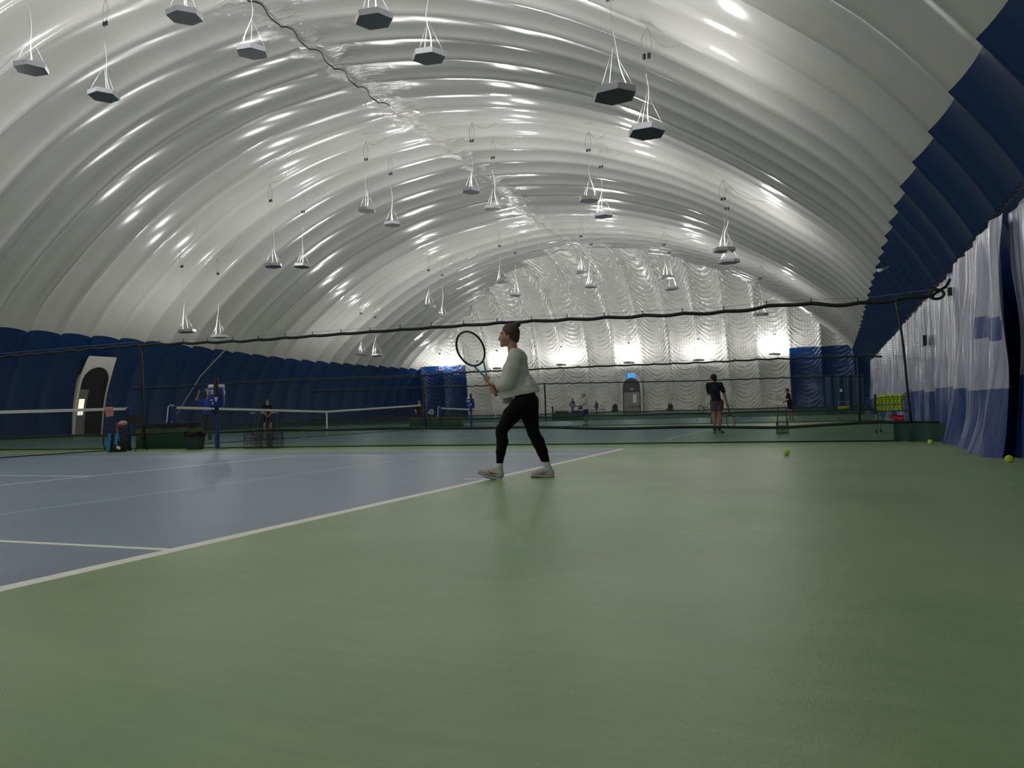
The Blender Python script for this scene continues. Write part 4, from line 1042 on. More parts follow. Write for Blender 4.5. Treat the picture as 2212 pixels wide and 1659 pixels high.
def skin_mat(name, col):
    m = mat(name, col, 0.5, spec=0.35, var=0.06, vscale=12); b = m.node_tree.nodes['Principled BSDF']
    b.inputs['Subsurface Weight'].default_value = 0.12; b.inputs['Subsurface Radius'].default_value = (0.02, 0.008, 0.004); b.inputs['Subsurface Scale'].default_value = 0.5; return m
def hair_mat(name, c1, c2):
    m = mat(name, c1, 0.45, spec=0.4, bump=0.0); nt = m.node_tree; N = nt.nodes; L = nt.links
    tc = N.new('ShaderNodeTexCoord'); mp = N.new('ShaderNodeMapping'); mp.inputs['Rotation'].default_value = (0, 0.5, 0); mp.inputs['Scale'].default_value = (25, 60, 160); L.new(tc.outputs['Object'], mp.inputs[0])
    n = N.new('ShaderNodeTexNoise'); n.inputs['Scale'].default_value = 1.0; n.inputs['Detail'].default_value = 3; L.new(mp.outputs[0], n.inputs['Vector'])
    mx = N.new('ShaderNodeMix'); mx.data_type = 'RGBA'; mx.inputs[6].default_value = (*c1, 1); mx.inputs[7].default_value = (*c2, 1); L.new(n.outputs['Fac'], mx.inputs[0]); L.new(mx.outputs[2], N['Principled BSDF'].inputs['Base Color'])
    bp = N.new('ShaderNodeBump'); bp.inputs['Strength'].default_value = 0.6; bp.inputs['Distance'].default_value = 0.004; L.new(n.outputs['Fac'], bp.inputs['Height']); L.new(bp.outputs[0], N['Principled BSDF'].inputs['Normal']); return m
M['skin'] = skin_mat('fair_skin', (0.50, 0.27, 0.19)); M['skin2'] = skin_mat('warm_skin', (0.40, 0.21, 0.14)); M['skin3'] = skin_mat('tan_skin', (0.28, 0.14, 0.09))
M['hair_brown'] = hair_mat('brown_hair', (0.035, 0.018, 0.010), (0.11, 0.065, 0.035)); M['hair_black'] = hair_mat('black_hair', (0.006, 0.005, 0.005), (0.018, 0.015, 0.014)); M['hair_white'] = hair_mat('white_hair', (0.35, 0.31, 0.25), (0.6, 0.55, 0.47))
M['sweater'] = cloth_mat('cream_fleece', (0.60, 0.60, 0.55), 0.95, 0.35, 9, 0.04, 160)
M['leggings'] = cloth_mat('black_leggings', (0.002, 0.002, 0.0025), 0.9, 0.15, 12)
M['shoe_white'] = cloth_mat('white_shoe', (0.55, 0.54, 0.50), 0.6, 0.25, 40); M['sole'] = mat('pale_sole', (0.50, 0.54, 0.56), 0.5); M['sole_teal'] = mat('teal_outsole', (0.03, 0.10, 0.11), 0.6)
M['sock'] = cloth_mat('white_sock', (0.68, 0.66, 0.64), 0.9, 0.3, 60); M['mark_red'] = mat('brick_red_mark', (0.28, 0.055, 0.05), 0.5); M['mark_grey'] = mat('grey_mark', (0.10, 0.10, 0.11), 0.5)
M['lip'] = mat('lip', (0.30, 0.09, 0.08), 0.45); M['eye_w'] = mat('eye_white', (0.6, 0.58, 0.55), 0.3); M['lash'] = mat('dark_lashes', (0.01, 0.007, 0.006), 0.6)

# ---- racket --------------------------------------------------------------
def racket(name, label, base, tip, facing, width=0.26, col_head=None, col_throat=None, col_grip=None, thick=0.011, strings=True, length=None, group=None):
    """base = butt of the grip, tip = top of the hoop, facing = normal of the string bed"""
    base = Vector(base); tip = Vector(tip); ax = (tip-base); L = ax.length; ax.normalize(); n = (Vector(facing)-ax*ax.dot(Vector(facing))).normalized(); sd = ax.cross(n)
    root = empty(name, tuple(base), label=label, cat='racket', group=group)
    P = lambda a, s, q=0: tuple(ax*a*L+sd*s+n*q)
    hl = 0.50*L; ca = 1-hl/L/2; hw = width/2
    ring = [P(ca+math.sin(t)*hl/2/L, math.cos(t)*hw) for t in [2*PI*i/48 for i in range(49)]]
    hm = col_head or M['black']; tm = col_throat or hm; gm = col_grip or M['black']
    MB().tube(ring, thick, 7, caps=False).build('hoop', hm, root, smooth=True)
    for s in (-1, 1):
        MB().tube([P(ca-0.2247, s*hw*0.44), P(0.41, s*hw*0.24), P(0.33, s*hw*0.10), P(0.27, 0)], thick*0.95, 7).build('throat_arm', tm, root, smooth=True)
    MB().tube([P(ca-0.2247, -hw*0.44), P(ca-0.25, 0), P(ca-0.2247, hw*0.44)], thick*0.9, 6).build('throat_bridge', tm, root, smooth=True)
    MB().tube([P(0.30, 0), P(0.22, 0), P(0.02, 0), P(0, 0)], [thick*1.2, 0.0145*L/0.686, 0.0155*L/0.686, 0.018*L/0.686], 8).build('grip', gm, root, smooth=True)
    if strings:
        b = MB(); th = 0.0011 if L > 0.6 else 0.0016
        for i in range(-7, 8):
            s = i*hw/8.2; hh = hl/2/L*math.sqrt(max(0, 1-(s/hw)**2)); b.tube([P(ca-hh, s), P(ca+hh, s)], th, 3)
        for i in range(-8, 9):
            a = i*hl/2/L/9.2; w_ = hw*math.sqrt(max(0, 1-(a/(hl/2/L))**2)); b.tube([P(ca+a, -w_), P(ca+a, w_)], th, 3)
        b.build('strings', M['string'], root)
    return root
M['string'] = mat('pale_string', (0.45, 0.45, 0.42), 0.5); M['racket_teal'] = mat('teal_racket_paint', (0.05, 0.36, 0.31), 0.35); M['racket_black'] = mat('black_racket_paint', (0.007, 0.007, 0.009), 0.3)

# ---- the woman in the cream sweater ------------------------------------------
U = 1/924.0; TH = 0.0275
def wl(u, v, y=0):      # tracing units -> local field coordinates (still in tracing units)
    du, dv = u-1000, v-1540; return (du*math.cos(TH)-dv*math.sin(TH), y, -du*math.sin(TH)-dv*math.cos(TH))
def TW(P): return P*U
def box_w(u0, v0, u1, v1, y0, y1):
    c = [wl(u, v) for u in (u0, u1) for v in (v0, v1)]; return (min(p[0] for p in c), y0, min(p[2] for p in c)), (max(p[0] for p in c), y1, max(p[2] for p in c))
WB = Vector((0.473, -5.323, 0.0)); WRZ = math.atan2(-(0.473-CAM.x), (-5.323-CAM.y))
def Fw(u0, v0, u1, v1, y0, y1, h): lo, hi = box_w(u0, v0, u1, v1, y0, y1); return Field(lo, hi, h)
B = Fw(425, 95, 1130, 1560, -200, 190, 4.0)
def leg(F, side, g=0, k=14, foot=True):
    if side < 0:   # near (left) leg, striding forward
        y = -62
        F.chain([wl(835, 830, -50), wl(705, 965, y), wl(618, 1098, y-6)], [92+g, 76+g, 49+g], k); F.chain([wl(618, 1098, y-6), wl(612, 1135, y-6), wl(622, 1205, y-6), wl(607, 1300, y-6), wl(597, 1400, y-6)], [49+g, 47+g, 49+g, 39+g, 27+g], k)
        if foot: F.chain([wl(597, 1400, y-6), wl(596, 1460, y-6), wl(500, 1500, y-10), wl(435, 1490, y-14)], [25, 20, 15, 8], k)
    else:
        y = 58
        F.chain([wl(862, 845, 50), wl(872, 985, y), wl(903, 1128, y+4)], [88+g, 74+g, 51+g], k); F.chain([wl(903, 1128, y+4), wl(948, 1215, y+4), wl(984, 1300, y+4), wl(1019, 1405, y+4)], [51+g, 53+g, 46+g, 33+g], k)
        if foot: F.chain([wl(1019, 1405, y+4), wl(1035, 1475, y+4), wl(960, 1505, y), wl(895, 1515, y-6)], [27, 20, 15, 8], k)
# head
B.ell(wl(690, 207), (80, 62, 84), 0).ell(wl(652, 262), (50, 45, 62), 26, rot=-0.15)
B.cone(wl(640, 300), wl(618, 318), 30, 17, 18).cone(wl(603, 228), wl(585, 264), 5, 8.5, 12).cone(wl(588, 268), wl(600, 272), 8, 9, 8)
B.ell(wl(606, 207), (10, 40, 10), 14).ell(wl(603, 289), (8, 17, 6), 6).ell(wl(605, 301), (8, 15, 6.5), 6).ell(wl(612, 322), (15, 17, 13), 10)
for s in (-1, 1):
    B.ell(wl(628, 262, 34*s), (24, 14, 24), 14); B.ell(wl(612, 235, 26*s), (9, 13, 9), 0, op='-')
    B.ell(wl(613, 236, 25*s), (11, 12, 10), 3)
    B.ell(wl(672, 250, 60*s), (14, 7, 23), 3, rot=-0.15).ell(wl(670, 248, 66*s), (7, 5, 13), 0, op='-').ell(wl(668, 274, 58*s), (8, 6, 9), 3)
B.cone(wl(706, 290), wl(718, 395), 42, 48, 18)
# torso and arms
B.ell(wl(748, 480), (74, 98, 120), 25).ell(wl(795, 650), (60, 80, 115), 25).ell(wl(850, 800), (72, 90, 80), 25)
B.cone(wl(738, 405, -90), wl(738, 405, 90), 44, 44, 20)
B.chain([wl(748, 415, -105), wl(676, 655, -120), wl(545, 662, -55)], [40, 30, 19], 10)
B.chain([wl(738, 415, 105), wl(685, 690, 100), wl(592, 742, 25)], [40, 30, 19], 10)
leg(B, -1, -7); leg(B, 1, -7)
# racket handle line: butt (566,790) to throat (462,604); hands close round it
hy = -28
def hx(t): return 566+(462-566)*t, 790+(604-790)*t
# left hand on the upper grip: palm on the camera side and below, fingers over the front
B.cone(wl(545, 662, -55), wl(512, 655, -48), 19, 21, 8, sy=0.8).ell(wl(500, 652, -46), (26, 15, 25), 8)
for i in range(4):
    t = 0.70+0.055*i; cx, cy = hx(t); o = (i-1.5)*3
    B.chain([wl(cx+22, cy+8, -50), wl(cx-8, cy-6, -53), wl(cx-25, cy-8, -36), wl(cx-18, cy+2, -14)], [9.5, 9, 8, 7], 3)
B.chain([wl(512, 640, -45), wl(496, 618, -54), wl(474, 612, -50)], [10, 9.5, 8], 4)
# right hand below, fingers from the far side
B.cone(wl(592, 742, 25), wl(566, 740, 5), 19, 20, 8, sy=0.8).ell(wl(556, 738, -4), (24, 16, 28), 8)
for i in range(4):
    t = 0.20+0.085*i; cx, cy = hx(t)
    B.chain([wl(cx+16, cy+4, 2), wl(cx-18, cy-6, -8), wl(cx-24, cy-2, -34), wl(cx-2, cy+8, -50), wl(cx+14, cy+10, -44)], [9.5, 9.5, 8.5, 8, 7], 3)
B.chain([wl(560, 718, -6), wl(540, 698, -42), wl(522, 686, -50)], [10, 9, 8], 4)
woman = fmesh('person', B, TW, M['skin'], label='woman in cream sweater, black leggings and hair bun, striding and holding a racket', cat='person')
woman.location = WB; woman.rotation_euler = (0, 0, WRZ)
H = Fw(585, 90, 800, 345, -90, 90, 3.0)
H.ell(wl(694, 204), (86, 67, 87), 0).ell(wl(727, 250), (47, 54, 58), 16, rot=0.1)
H.ell(wl(596, 268), (72, 140, 92), 0, op='-').cone(wl(668, 268, -90), wl(668, 268, 90), 27, 27, 0, op='-').ell(wl(650, 330), (70, 140, 60), 0, op='-')
H.ell(wl(756, 128), (30, 29, 29), 3).cone(wl(744, 150), wl(734, 162), 19, 26, 5)
H.wob(lambda X, Y, Z: 1.6*np.sin(X*0.16+Z*0.10)*np.sin(Y*0.35+1))
fmesh('hair', H, TW, M['hair_brown'], woman)
ht = MB().tube([tuple(Vector(wl(744+20*math.cos(a), 149+10*math.cos(a), 23*math.sin(a)))*U) for a in [2*PI*i/16 for i in range(17)]], 0.005, 5, caps=False).build('hair_tie', M['lash'], woman, smooth=True)
S_ = Fw(500, 300, 960, 900, -215, 195, 4.0)
S_.cone(wl(716, 362), wl(735, 400), 46, 68, 12).ell(wl(765, 455), (84, 112, 95), 25).ell(wl(752, 590), (112, 122, 140), 30).ell(wl(770, 765), (180, 128, 150), 40).cone(wl(862, 640), wl(900, 745), 36, 46, 30, sy=2.2)
S_.cone(wl(735, 405, -80), wl(735, 405, 80), 52, 52, 20)
S_.cut(wl(585, 824), np.array(wl(585+12, 824+60))-np.array(wl(585, 824)))
S_.chain([wl(742, 430, -95), wl(705, 555, -118), wl(668, 668, -122)], [66, 74, 70], 22); S_.chain([wl(668, 668, -122), wl(615, 690, -95), wl(566, 663, -66)], [70, 54, 34], 16)
S_.chain([wl(735, 430, 92), wl(680, 690, 100), wl(612, 735, 40)], [62, 56, 34], 20)
S_.cone(wl(632, 836, 70), wl(690, 828, 75), 26, 30, 8, sy=0.6)
S_.wob(lambda X, Y, Z: 2.6*np.sin(0.030*X+0.026*Z+0.02*Y)*np.sin(0.018*X-0.04*Z+1.0)+1.2*np.sin(0.055*X+0.04*Z)*np.sin(0.02*Z))
S_.chain([wl(560, 660, -64), wl(524, 652, -52)], [33, 29], 6).cone(wl(612, 737, 38), wl(590, 741, 24), 33, 28, 6)
S_.cone(wl(712, 285), wl(702, 362), 46, 52, 0, op='-').cone(wl(702, 362), wl(668, 385), 50, 34, 0, op='-')
sw = fmesh('sweater', S_, TW, M['sweater'], woman)
Lg = Fw(545, 740, 1075, 1425, -175, 175, 4.0)
Lg.ell(wl(845, 805), (84, 108, 92), 20).ell(wl(880, 850, -42), (58, 58, 62), 20).ell(wl(884, 850, 42), (56, 58, 62), 20); leg(Lg, -1, 4, 14, False); leg(Lg, 1, 4, 14, False)
Lg.cut(wl(595, 1408), (0, 0, -1)); fmesh('leggings', Lg, TW, M['leggings'], woman)
def shoe(pts_upper, collar, sole, y, marks, lace, tilt):
    u = [p[0] for p in pts_upper+sole]; v = [p[1] for p in pts_upper+sole+collar]
    F = Fw(min(u)-70, min(v)-60, max(u)+70, max(v)+60, y-80, y+80, 3.0)
    F.chain([wl(a, b, y) for a, b, r in pts_upper], [r for a, b, r in pts_upper], 14, sy=1.1); F.chain([wl(a, b, y) for a, b, r in collar], [r for a, b, r in collar], 14)
    s0 = np.array(wl(*sole[0][:2])); s1 = np.array(wl(*sole[-1][:2])); mid = [np.array(wl(*q[:2])) for q in sole]
    F.cone(wl(*collar[-1][:2], y), np.array(wl(*collar[-1][:2], y))+np.array([0, 0, 40]), 24, 26, 0, op='-')
    o = fmesh('shoe', F, TW, M['shoe_white'], woman)
    G = Fw(min(u)-70, min(v)-60, max(u)+70, max(v)+60, y-80, y+80, 3.0)
    G.chain([wl(a, b, y) for a, b, r in sole], [r for a, b, r in sole], 4, sy=3.2); fmesh('sole', G, TW, M['sole'], o)
    T_ = Fw(min(u)-70, min(v)-60, max(u)+70, max(v)+60, y-80, y+80, 3.0)
    T_.chain([wl(a, b+8, y) for a, b, r in sole], [r*0.62 for a, b, r in sole], 4, sy=4.6); fmesh('outsole', T_, TW, M['sole_teal'], o)
    return o
near = shoe([(418, 1472, 20), (470, 1476, 29), (530, 1480, 38), (596, 1502, 40)], [(592, 1500, 40), (590, 1450, 36)], [(405, 1484, 10), (470, 1518, 12), (545, 1540, 13), (606, 1550, 13)], -72, None, None, 0)
far = shoe([(896, 1512, 20), (945, 1500, 29), (1000, 1488, 37), (1062, 1500, 36)], [(1050, 1500, 38), (1036, 1455, 37)], [(884, 1528, 9), (960, 1530, 11), (1030, 1530, 12), (1088, 1528, 12)], 58, None, None, 0)
from mathutils.bvhtree import BVHTree
def decal(ob, poly, m, name, yfrom=-400, lift=1.2, sub=4):
    me = ob.data; bv = BVHTree.FromPolygons([v.co.copy() for v in me.vertices], [tuple(p.vertices) for p in me.polygons])
    b = MB(); k = len(poly)//2     # poly: two matching edges (top, bottom)
    top, bot = poly[:k], poly[k:]; rows = []
    for (a, c) in zip(top, bot):
        row = []
        for j in range(sub+1):
            q = j/sub; p = Vector(wl(a[0]+(c[0]-a[0])*q, a[1]+(c[1]-a[1])*q, yfrom))*U
            hit = bv.ray_cast(p, Vector((0, 1, 0)))[0]
            row.append(None if hit is None else (hit.x, hit.y-lift*U, hit.z))
        rows.append(row)
    for r1_, r2_ in zip(rows, rows[1:]):
        for j in range(sub):
            q = (r1_[j], r2_[j], r2_[j+1], r1_[j+1])
            if all(x is not None for x in q): b.quad(*q)
    if b.v: return b.build(name, m, ob)
def tick(cx, cy, w, h, fl=1):      # a curved tick: thick hook at the left, long tail to the right
    top = []; bot = []
    for i in range(13):
        q = i/12; x = cx-w/2+w*q; base = cy+h*0.30*math.sin(min(1, q*2.2)*PI*0.5)-h*0.75*max(0, q-0.25)**1.2*0.35
        th = h*(0.15+0.85*math.sin(PI*min(1, (q+0.06)*1.0)**0.55))*0.42*(1-q)**0.6+0.6; lead = -h*0.8*max(0, 0.16-q)/0.16
        top.append((x, base-th+lead)); bot.append((x, base+th*0.7+lead*0.6))
    return top+bot
decal(near, tick(548, 1488, 96, 26), M['mark_red'], 'curved_tick')
for (a, b_) in (((975, 1478), (1010, 1520)), ((1000, 1475), (965, 1515)), ((985, 1500), (1040, 1482)), ((940, 1488), (990, 1512)), ((1015, 1470), (1025, 1518))):
    n_ = 5; t_ = [(a[0]+(b_[0]-a[0])*i/n_, a[1]+(b_[1]-a[1])*i/n_) for i in range(n_+1)]; decal(far, [(x, y-1.6) for x, y in t_]+[(x+1, y+1.8) for x, y in t_], M['mark_grey'], 'stripe_mark', sub=1)
for (c0, y, r, mk) in (([(594, 1462), (597, 1402)], -68, 34, (590, 1437)), ([(1040, 1470), (1018, 1396)], 62, 37, (1020, 1440))):
    F = Fw(c0[0][0]-80, c0[1][1]-60, c0[0][0]+80, c0[0][1]+60, y-70, y+70, 3.0); F.cone(wl(*c0[0], y), wl(*c0[1], y), r, r-3, 0); F.cut(wl(c0[1][0], c0[1][1], y), (0, 0, 1))
    F.wob(lambda X, Y, Z: 0.8*np.sin(Z*0.5)); s = fmesh('sock', F, TW, M['sock'], woman); decal(s, tick(mk[0]+8, mk[1], 34, 9), M['mark_grey'], 'small_tick', sub=2)
for sh_, pts_ in ((near, [(545, 1440), (520, 1425), (508, 1418)]), (far, [(985, 1455), (970, 1442), (972, 1428)])):
    yy = -72 if sh_ is near else 58
    MB().tube([tuple(Vector(wl(a, b_, yy-10))*U) for a, b_ in pts_], 0.0028, 5).build('lace', M['sock'], sh_)
    for i in range(4):
        a = (pts_[0][0]-18*i, pts_[0][1]+9*i); MB().tube([tuple(Vector(wl(a[0]+8, a[1]+2, yy-24))*U), tuple(Vector(wl(a[0], a[1]-7, yy))*U), tuple(Vector(wl(a[0]+8, a[1]+2, yy+24))*U)], 0.0026, 4).build('lace', M['sock'], sh_)
for s in (-1, 1):
    e = MB(); e.ball((0, 0, 0), (6*U, 5*U, 2.2*U), 10, 6); e.build('eyelash', M['lash'], woman, smooth=True, loc=tuple(Vector(wl(605, 240, 30*s))*U))
    e = MB(); e.ball((0, 0, 0), (5*U, 14*U, 2.0*U), 10, 6); e.build('eyebrow', M['hair_brown'], woman, smooth=True, loc=tuple(Vector(wl(604, 211, 28*s))*U))
e = MB(); e.ball((0, 0, 0), (5*U, 14*U, 2.2*U), 10, 6); e.build('lips', M['lip'], woman, smooth=True, loc=tuple(Vector(wl(598, 295))*U))
RZ = Matrix.Rotation(WRZ, 3, 'Z')
def ww(u, v, y=0): return WB+RZ@(Vector(wl(u, v, y))*U)
rk = racket('tennis_racket', 'black and teal tennis racket held up in front of the woman', ww(568, 792, hy+4), ww(244, 208, hy-6), RZ@Vector((-0.30, -1, 0.05)), width=0.268, col_head=M['racket_black'], col_throat=M['racket_teal'], col_grip=mat('tan_grip', (0.30, 0.20, 0.10), 0.8), thick=0.0105)
v_ = MB(); v_.lathe([(0.010, -0.006), (0.012, 0.0), (0.010, 0.006)], 10); v_.build('vibration_damper', M['lash'], rk, loc=tuple(ww(388, 470, hy)-ww(568, 792, hy+4)))

# ---- the other players --------------------------------------------------------
def figure(label, loc, rz, s, J, skin, hair, top, bottom, shoe_m, sleeve=0.62, leg_cut=0.75, long_pants=False, sock=None, facing=(0, -1), hair_len=0.0, girth=1.0, shirt_len=0.0, group=None, beard=False, hands='curl'):
    """J: joints in metres for a 1.75 m adult standing at the origin; facing: unit vector in local xy the face looks to"""
    f = np.array([facing[0], facing[1], 0.0]); f /= np.linalg.norm(f); side = np.array([-f[1], f[0], 0])
    if abs(f[1]) > 0.7: wx, wy = 1.0, 0.72
    else: wx, wy = 0.72, 1.0
    g = girth; A = lambda k: np.array(J[k], float)
    allp = np.array([A(k) for k in J]); lo = allp.min(0)-0.22; hi = allp.max(0)+0.22; lo[2] = -0.02
    h = 0.0085
    hd, nk, ch, pv = A('head'), A('neck'), A('chest'), A('pelvis')
    tw = 0.162*g
    def torso(F, o=0.0):
        for k_ in ('sl', 'sr'): F.cone(nk+[0, 0, -0.015], nk*0.25+A(k_)*0.75+[0, 0, 0.0], 0.052+o*0.6, 0.050+o*0.7, 0.04)
        F.ell(ch, ((tw+o)*wx*1.14, (tw+o)*wy*1.14, 0.20), 0.05).ell((ch+pv)/2, ((tw*0.92+o)*wx, (tw*0.92+o)*wy, 0.19), 0.05).ell(pv, ((tw+o)*wx*0.98, (tw+o)*wy*1.0, 0.14), 0.05)
        F.cone(A('sl')*0.94+A('sr')*0.06, A('sr')*0.94+A('sl')*0.06, 0.054+o*0.7, 0.054+o*0.7, 0.06)
    def arm(F, k, o=0.0, frac=1.0):
        a, b, c = A('s'+k), A('e'+k), A('w'+k)
        if frac < 1.0: F.cone(a, a+(b-a)*frac, 0.050+o*0.7, 0.043+o, 0.06); return
        F.chain([a, b, c], [0.052+o, 0.042+o, 0.029+o], 0.02)
    def legs(F, o=0.0, frac=2.0):
        for k in 'lr':
            a, b, c = A('h'+k), A('k'+k), A('a'+k)
            if frac <= 1.0: F.cone(a, a+(b-a)*frac, 0.092*g+o, 0.068*g+o*1.5, 0.04); continue
            m = b+(c-b)*0.3-f*0.012
            F.chain([a, b, m, c], [0.088*g+o, 0.056+o, 0.056+o, 0.038+o*1.5], 0.02)
    F = Field(lo, hi, h)
    F.ell(hd+[0, 0, 0.02], (0.078+0.014*abs(f[0]), 0.078+0.014*abs(f[1]), 0.108), 0).ell(hd+f*0.022+[0, 0, -0.06], (0.056, 0.056, 0.062), 0.03)
    F.cone(hd+f*0.092+[0, 0, 0.01], hd+f*0.108+[0, 0, -0.018], 0.008, 0.013, 0.012).ell(hd+f*0.075+[0, 0, -0.088], (0.022, 0.022, 0.018), 0.015).ell(hd+f*0.088+[0, 0, -0.052], (0.018, 0.018, 0.009), 0.008)
    for q in (-1, 1): F.ell(hd+side*q*0.082+[0, 0, -0.005]-f*0.005, (0.016, 0.016, 0.030), 0.004)
    F.cone(hd+[0, 0, -0.06], nk, 0.052, 0.058, 0.03); torso(F); arm(F, 'l'); arm(F, 'r'); legs(F)
    for k in 'lr':
        an = A('a'+k); tz = A('t'+k); F.cone(an, tz, 0.036, 0.026, 0.02)
        w, e = A('w'+k), A('e'+k); d = (w-e)/np.linalg.norm(w-e); hnd = w+d*0.055; F.cone(w, hnd, 0.028, 0.032, 0.012)
        up_ = np.array([0, 0, 1.0]) if abs(d[2]) < 0.8 else f; n1 = np.cross(d, up_); n1 /= np.linalg.norm(n1); n2 = np.cross(d, n1)
        for i in range(4):
            b0 = hnd+n1*(i-1.5)*0.017+d*0.02; L_ = (0.75, 0.95, 1.0, 0.85)[i]
            F.chain([b0, b0+d*0.032*L_+n2*0.012, b0+d*0.045*L_+n2*0.035, b0+d*0.03*L_+n2*0.05], [0.011, 0.010, 0.009, 0.008], 0.003)
        F.chain([w+d*0.02-n1*0.02, w+d*0.05-n1*0.042+n2*0.015, w+d*0.075-n1*0.035+n2*0.035], [0.013, 0.011, 0.009], 0.006)
    ident = lambda P: P
    o = fmesh('person', F, ident, skin, label=label, cat='person'); o.location = loc; o.rotation_euler = (0, 0, rz); o.scale = (s, s, s)
    F = Field(hd-0.2, hd+0.22, 0.007)
    F.ell(hd+[0, 0, 0.035]-f*0.014, (0.088+0.012*abs(f[0]), 0.088+0.012*abs(f[1]), 0.107), 0).cone(hd-f*0.05+[0, 0, -0.04], hd-f*0.055+[0, 0, -0.09-hair_len], 0.055, 0.035, 0.03)
    F.ell(hd+f*0.115+[0, 0, -0.045], (0.095, 0.095, 0.115), 0, op='-').ell(hd+f*0.03+[0, 0, -0.12], (0.11, 0.11, 0.08), 0, op='-')
    F.wob(lambda X, Y, Z: 0.004*np.sin(X*90)*np.sin(Y*80+Z*60)); fmesh('hair', F, ident, hair, o)
    for q in (-1, 1):
        e = MB(); e.ball((0, 0, 0), 0.011, 8, 6); e.build('eye', M['lash'], o, smooth=True, loc=tuple(hd+f*0.088+side*q*0.032+np.array([0, 0, 0.012])))
    # shorts or trousers, then shirt
    F = Field(lo, hi, h); F.ell(pv+[0, 0, -0.02], ((tw+.012)*wx*0.98, (tw+.012)*wy*1.0, 0.13), 0.0)
    if long_pants: legs(F, 0.022, 2.0); F.cut((0, 0, min(A('al')[2], A('ar')[2])-0.02), (0, 0, -1))
    else: legs(F, 0.024, leg_cut); zc = min((A('hl')+(A('kl')-A('hl'))*leg_cut)[2], (A('hr')+(A('kr')-A('hr'))*leg_cut)[2]); F.cut((0, 0, zc), (0, 0, -1))
    F.wob(lambda X, Y, Z: 0.004*np.sin(X*50+Z*18)*np.sin(Z*26+Y*40)); fmesh('trousers' if long_pants else 'shorts', F, ident, bottom, o)
    F = Field(lo, hi, h); torso(F, 0.016); zb = pv[2]+0.02-shirt_len; F.cone((ch+pv)/2, pv+[0, 0, -0.1], tw*0.95*min(wx, wy)+0.02, tw*min(wx, wy)+0.035, 0.03, sy=wy/wx if wy > wx else 1.0)
    F.cut((0, 0, zb), (0, 0, -1))
    for k in 'lr':
        if sleeve > 0: arm(F, k, 0.016, sleeve)
    F.wob(lambda X, Y, Z: 0.005*np.sin(X*32+Z*20)*np.sin(Z*30-Y*25)); F.cone(nk+[0, 0, 0.09], nk+[0, 0, 0.005]+f*0.02, 0.054, 0.057, 0, op='-')
    fmesh('shirt', F, ident, top, o)
    for k in 'lr':
        an, tz = A('a'+k), A('t'+k); F = Field(np.minimum(an, tz)-0.12, np.maximum(an, tz)+0.12, 0.007)
        F.cone(an+[0, 0, -0.035], tz, 0.046, 0.036, 0.0).cone(an+[0, 0, -0.03], an+[0, 0, -0.05]-f*0.035, 0.044, 0.036, 0.02); F.cut((0, 0, max(0.0, min(an[2], tz[2])-0.075)), (0, 0, -1)); fmesh('shoe', F, ident, shoe_m, o)
        if sock: F = Field(an-0.1, an+0.16, 0.007); F.cone(an+[0, 0, -0.02], an+[0, 0, 0.10], 0.043, 0.047, 0.0); fmesh('sock', F, ident, sock, o)
    return o
def stand(**k):
    J = dict(head=(0, 0, 1.62), neck=(0, 0, 1.46), chest=(0, 0, 1.24), pelvis=(0, 0, 0.95), sl=(-.17, 0, 1.40), sr=(.17, 0, 1.40), el=(-.24, 0.02, 1.12), er=(.24, 0.02, 1.12), wl=(-.26, -0.02, .88), wr=(.26, -0.02, .88),
             hl=(-.09, 0, .90), hr=(.09, 0, .90), kl=(-.10, -0.01, .50), kr=(.10, -0.01, .50), al=(-.10, 0.02, .09), ar=(.10, 0.02, .09), tl=(-.12, -.13, .04), tr=(.12, -.13, .04)); J.update(k); return J
def rzat(x, y): return math.atan2(-(x-CAM.x), (y-CAM.y))
M['shirt_navy'] = cloth_mat('navy_polo', (0.008, 0.011, 0.024), 0.85); M['shorts_mauve'] = cloth_mat('mauve_shorts', (0.11, 0.065, 0.085), 0.85); M['sock_black'] = cloth_mat('black_sock', (0.006, 0.006, 0.007)); M['shoe_grey'] = cloth_mat('pale_grey_shoe', (0.30, 0.33, 0.33), 0.7)
M['shirt_blue'] = cloth_mat('royal_blue_shirt', (0.018, 0.06, 0.32), 0.8); M['pants_grey'] = cloth_mat('grey_trousers', (0.055, 0.055, 0.06), 0.85); M['black_cloth'] = cloth_mat('black_cloth', (0.006, 0.006, 0.008)); M['shirt_white'] = cloth_mat('white_shirt', (0.62, 0.62, 0.58)); M['shorts_blue'] = cloth_mat('navy_shorts', (0.008, 0.03, 0.15)); M['top_maroon'] = cloth_mat('dark_maroon_top', (0.045, 0.006, 0.012)); M['shoe_dark'] = cloth_mat('dark_shoe', (0.015, 0.015, 0.017))
# man in the dark polo, seen from behind, head turned left
x, y = 0.60, 6.35; s = 0.800; rz = rzat(x, y)
J = stand(head=(-0.045, 0.02, 1.615), neck=(-0.01, 0, 1.47), chest=(-0.015, 0, 1.26), pelvis=(0.03, 0, .96), sl=(-.19, -.02, 1.42), sr=(.17, 0, 1.41), el=(-.20, .16, 1.17), wl=(-.06, .30, 1.22), er=(.265, .02, 1.13), wr=(.33, .0, .83),
          hl=(-.045, 0, .91), hr=(.115, 0, .91), kl=(-.06, 0, .50), kr=(.10, 0, .50), al=(-.045, 0, .10), ar=(.085, 0, .10), tl=(-.07, .11, .04), tr=(.20, .12, .04))
man = figure('man seen from behind in navy polo and mauve shorts beyond the divider', (x, y, 0), rz, s, J, M['skin2'], M['hair_black'], M['shirt_navy'], M['shorts_mauve'], M['shoe_grey'], leg_cut=0.62, sock=M['sock_black'], facing=(-0.80, 0.60), shirt_len=0.02, hair_len=0.01)
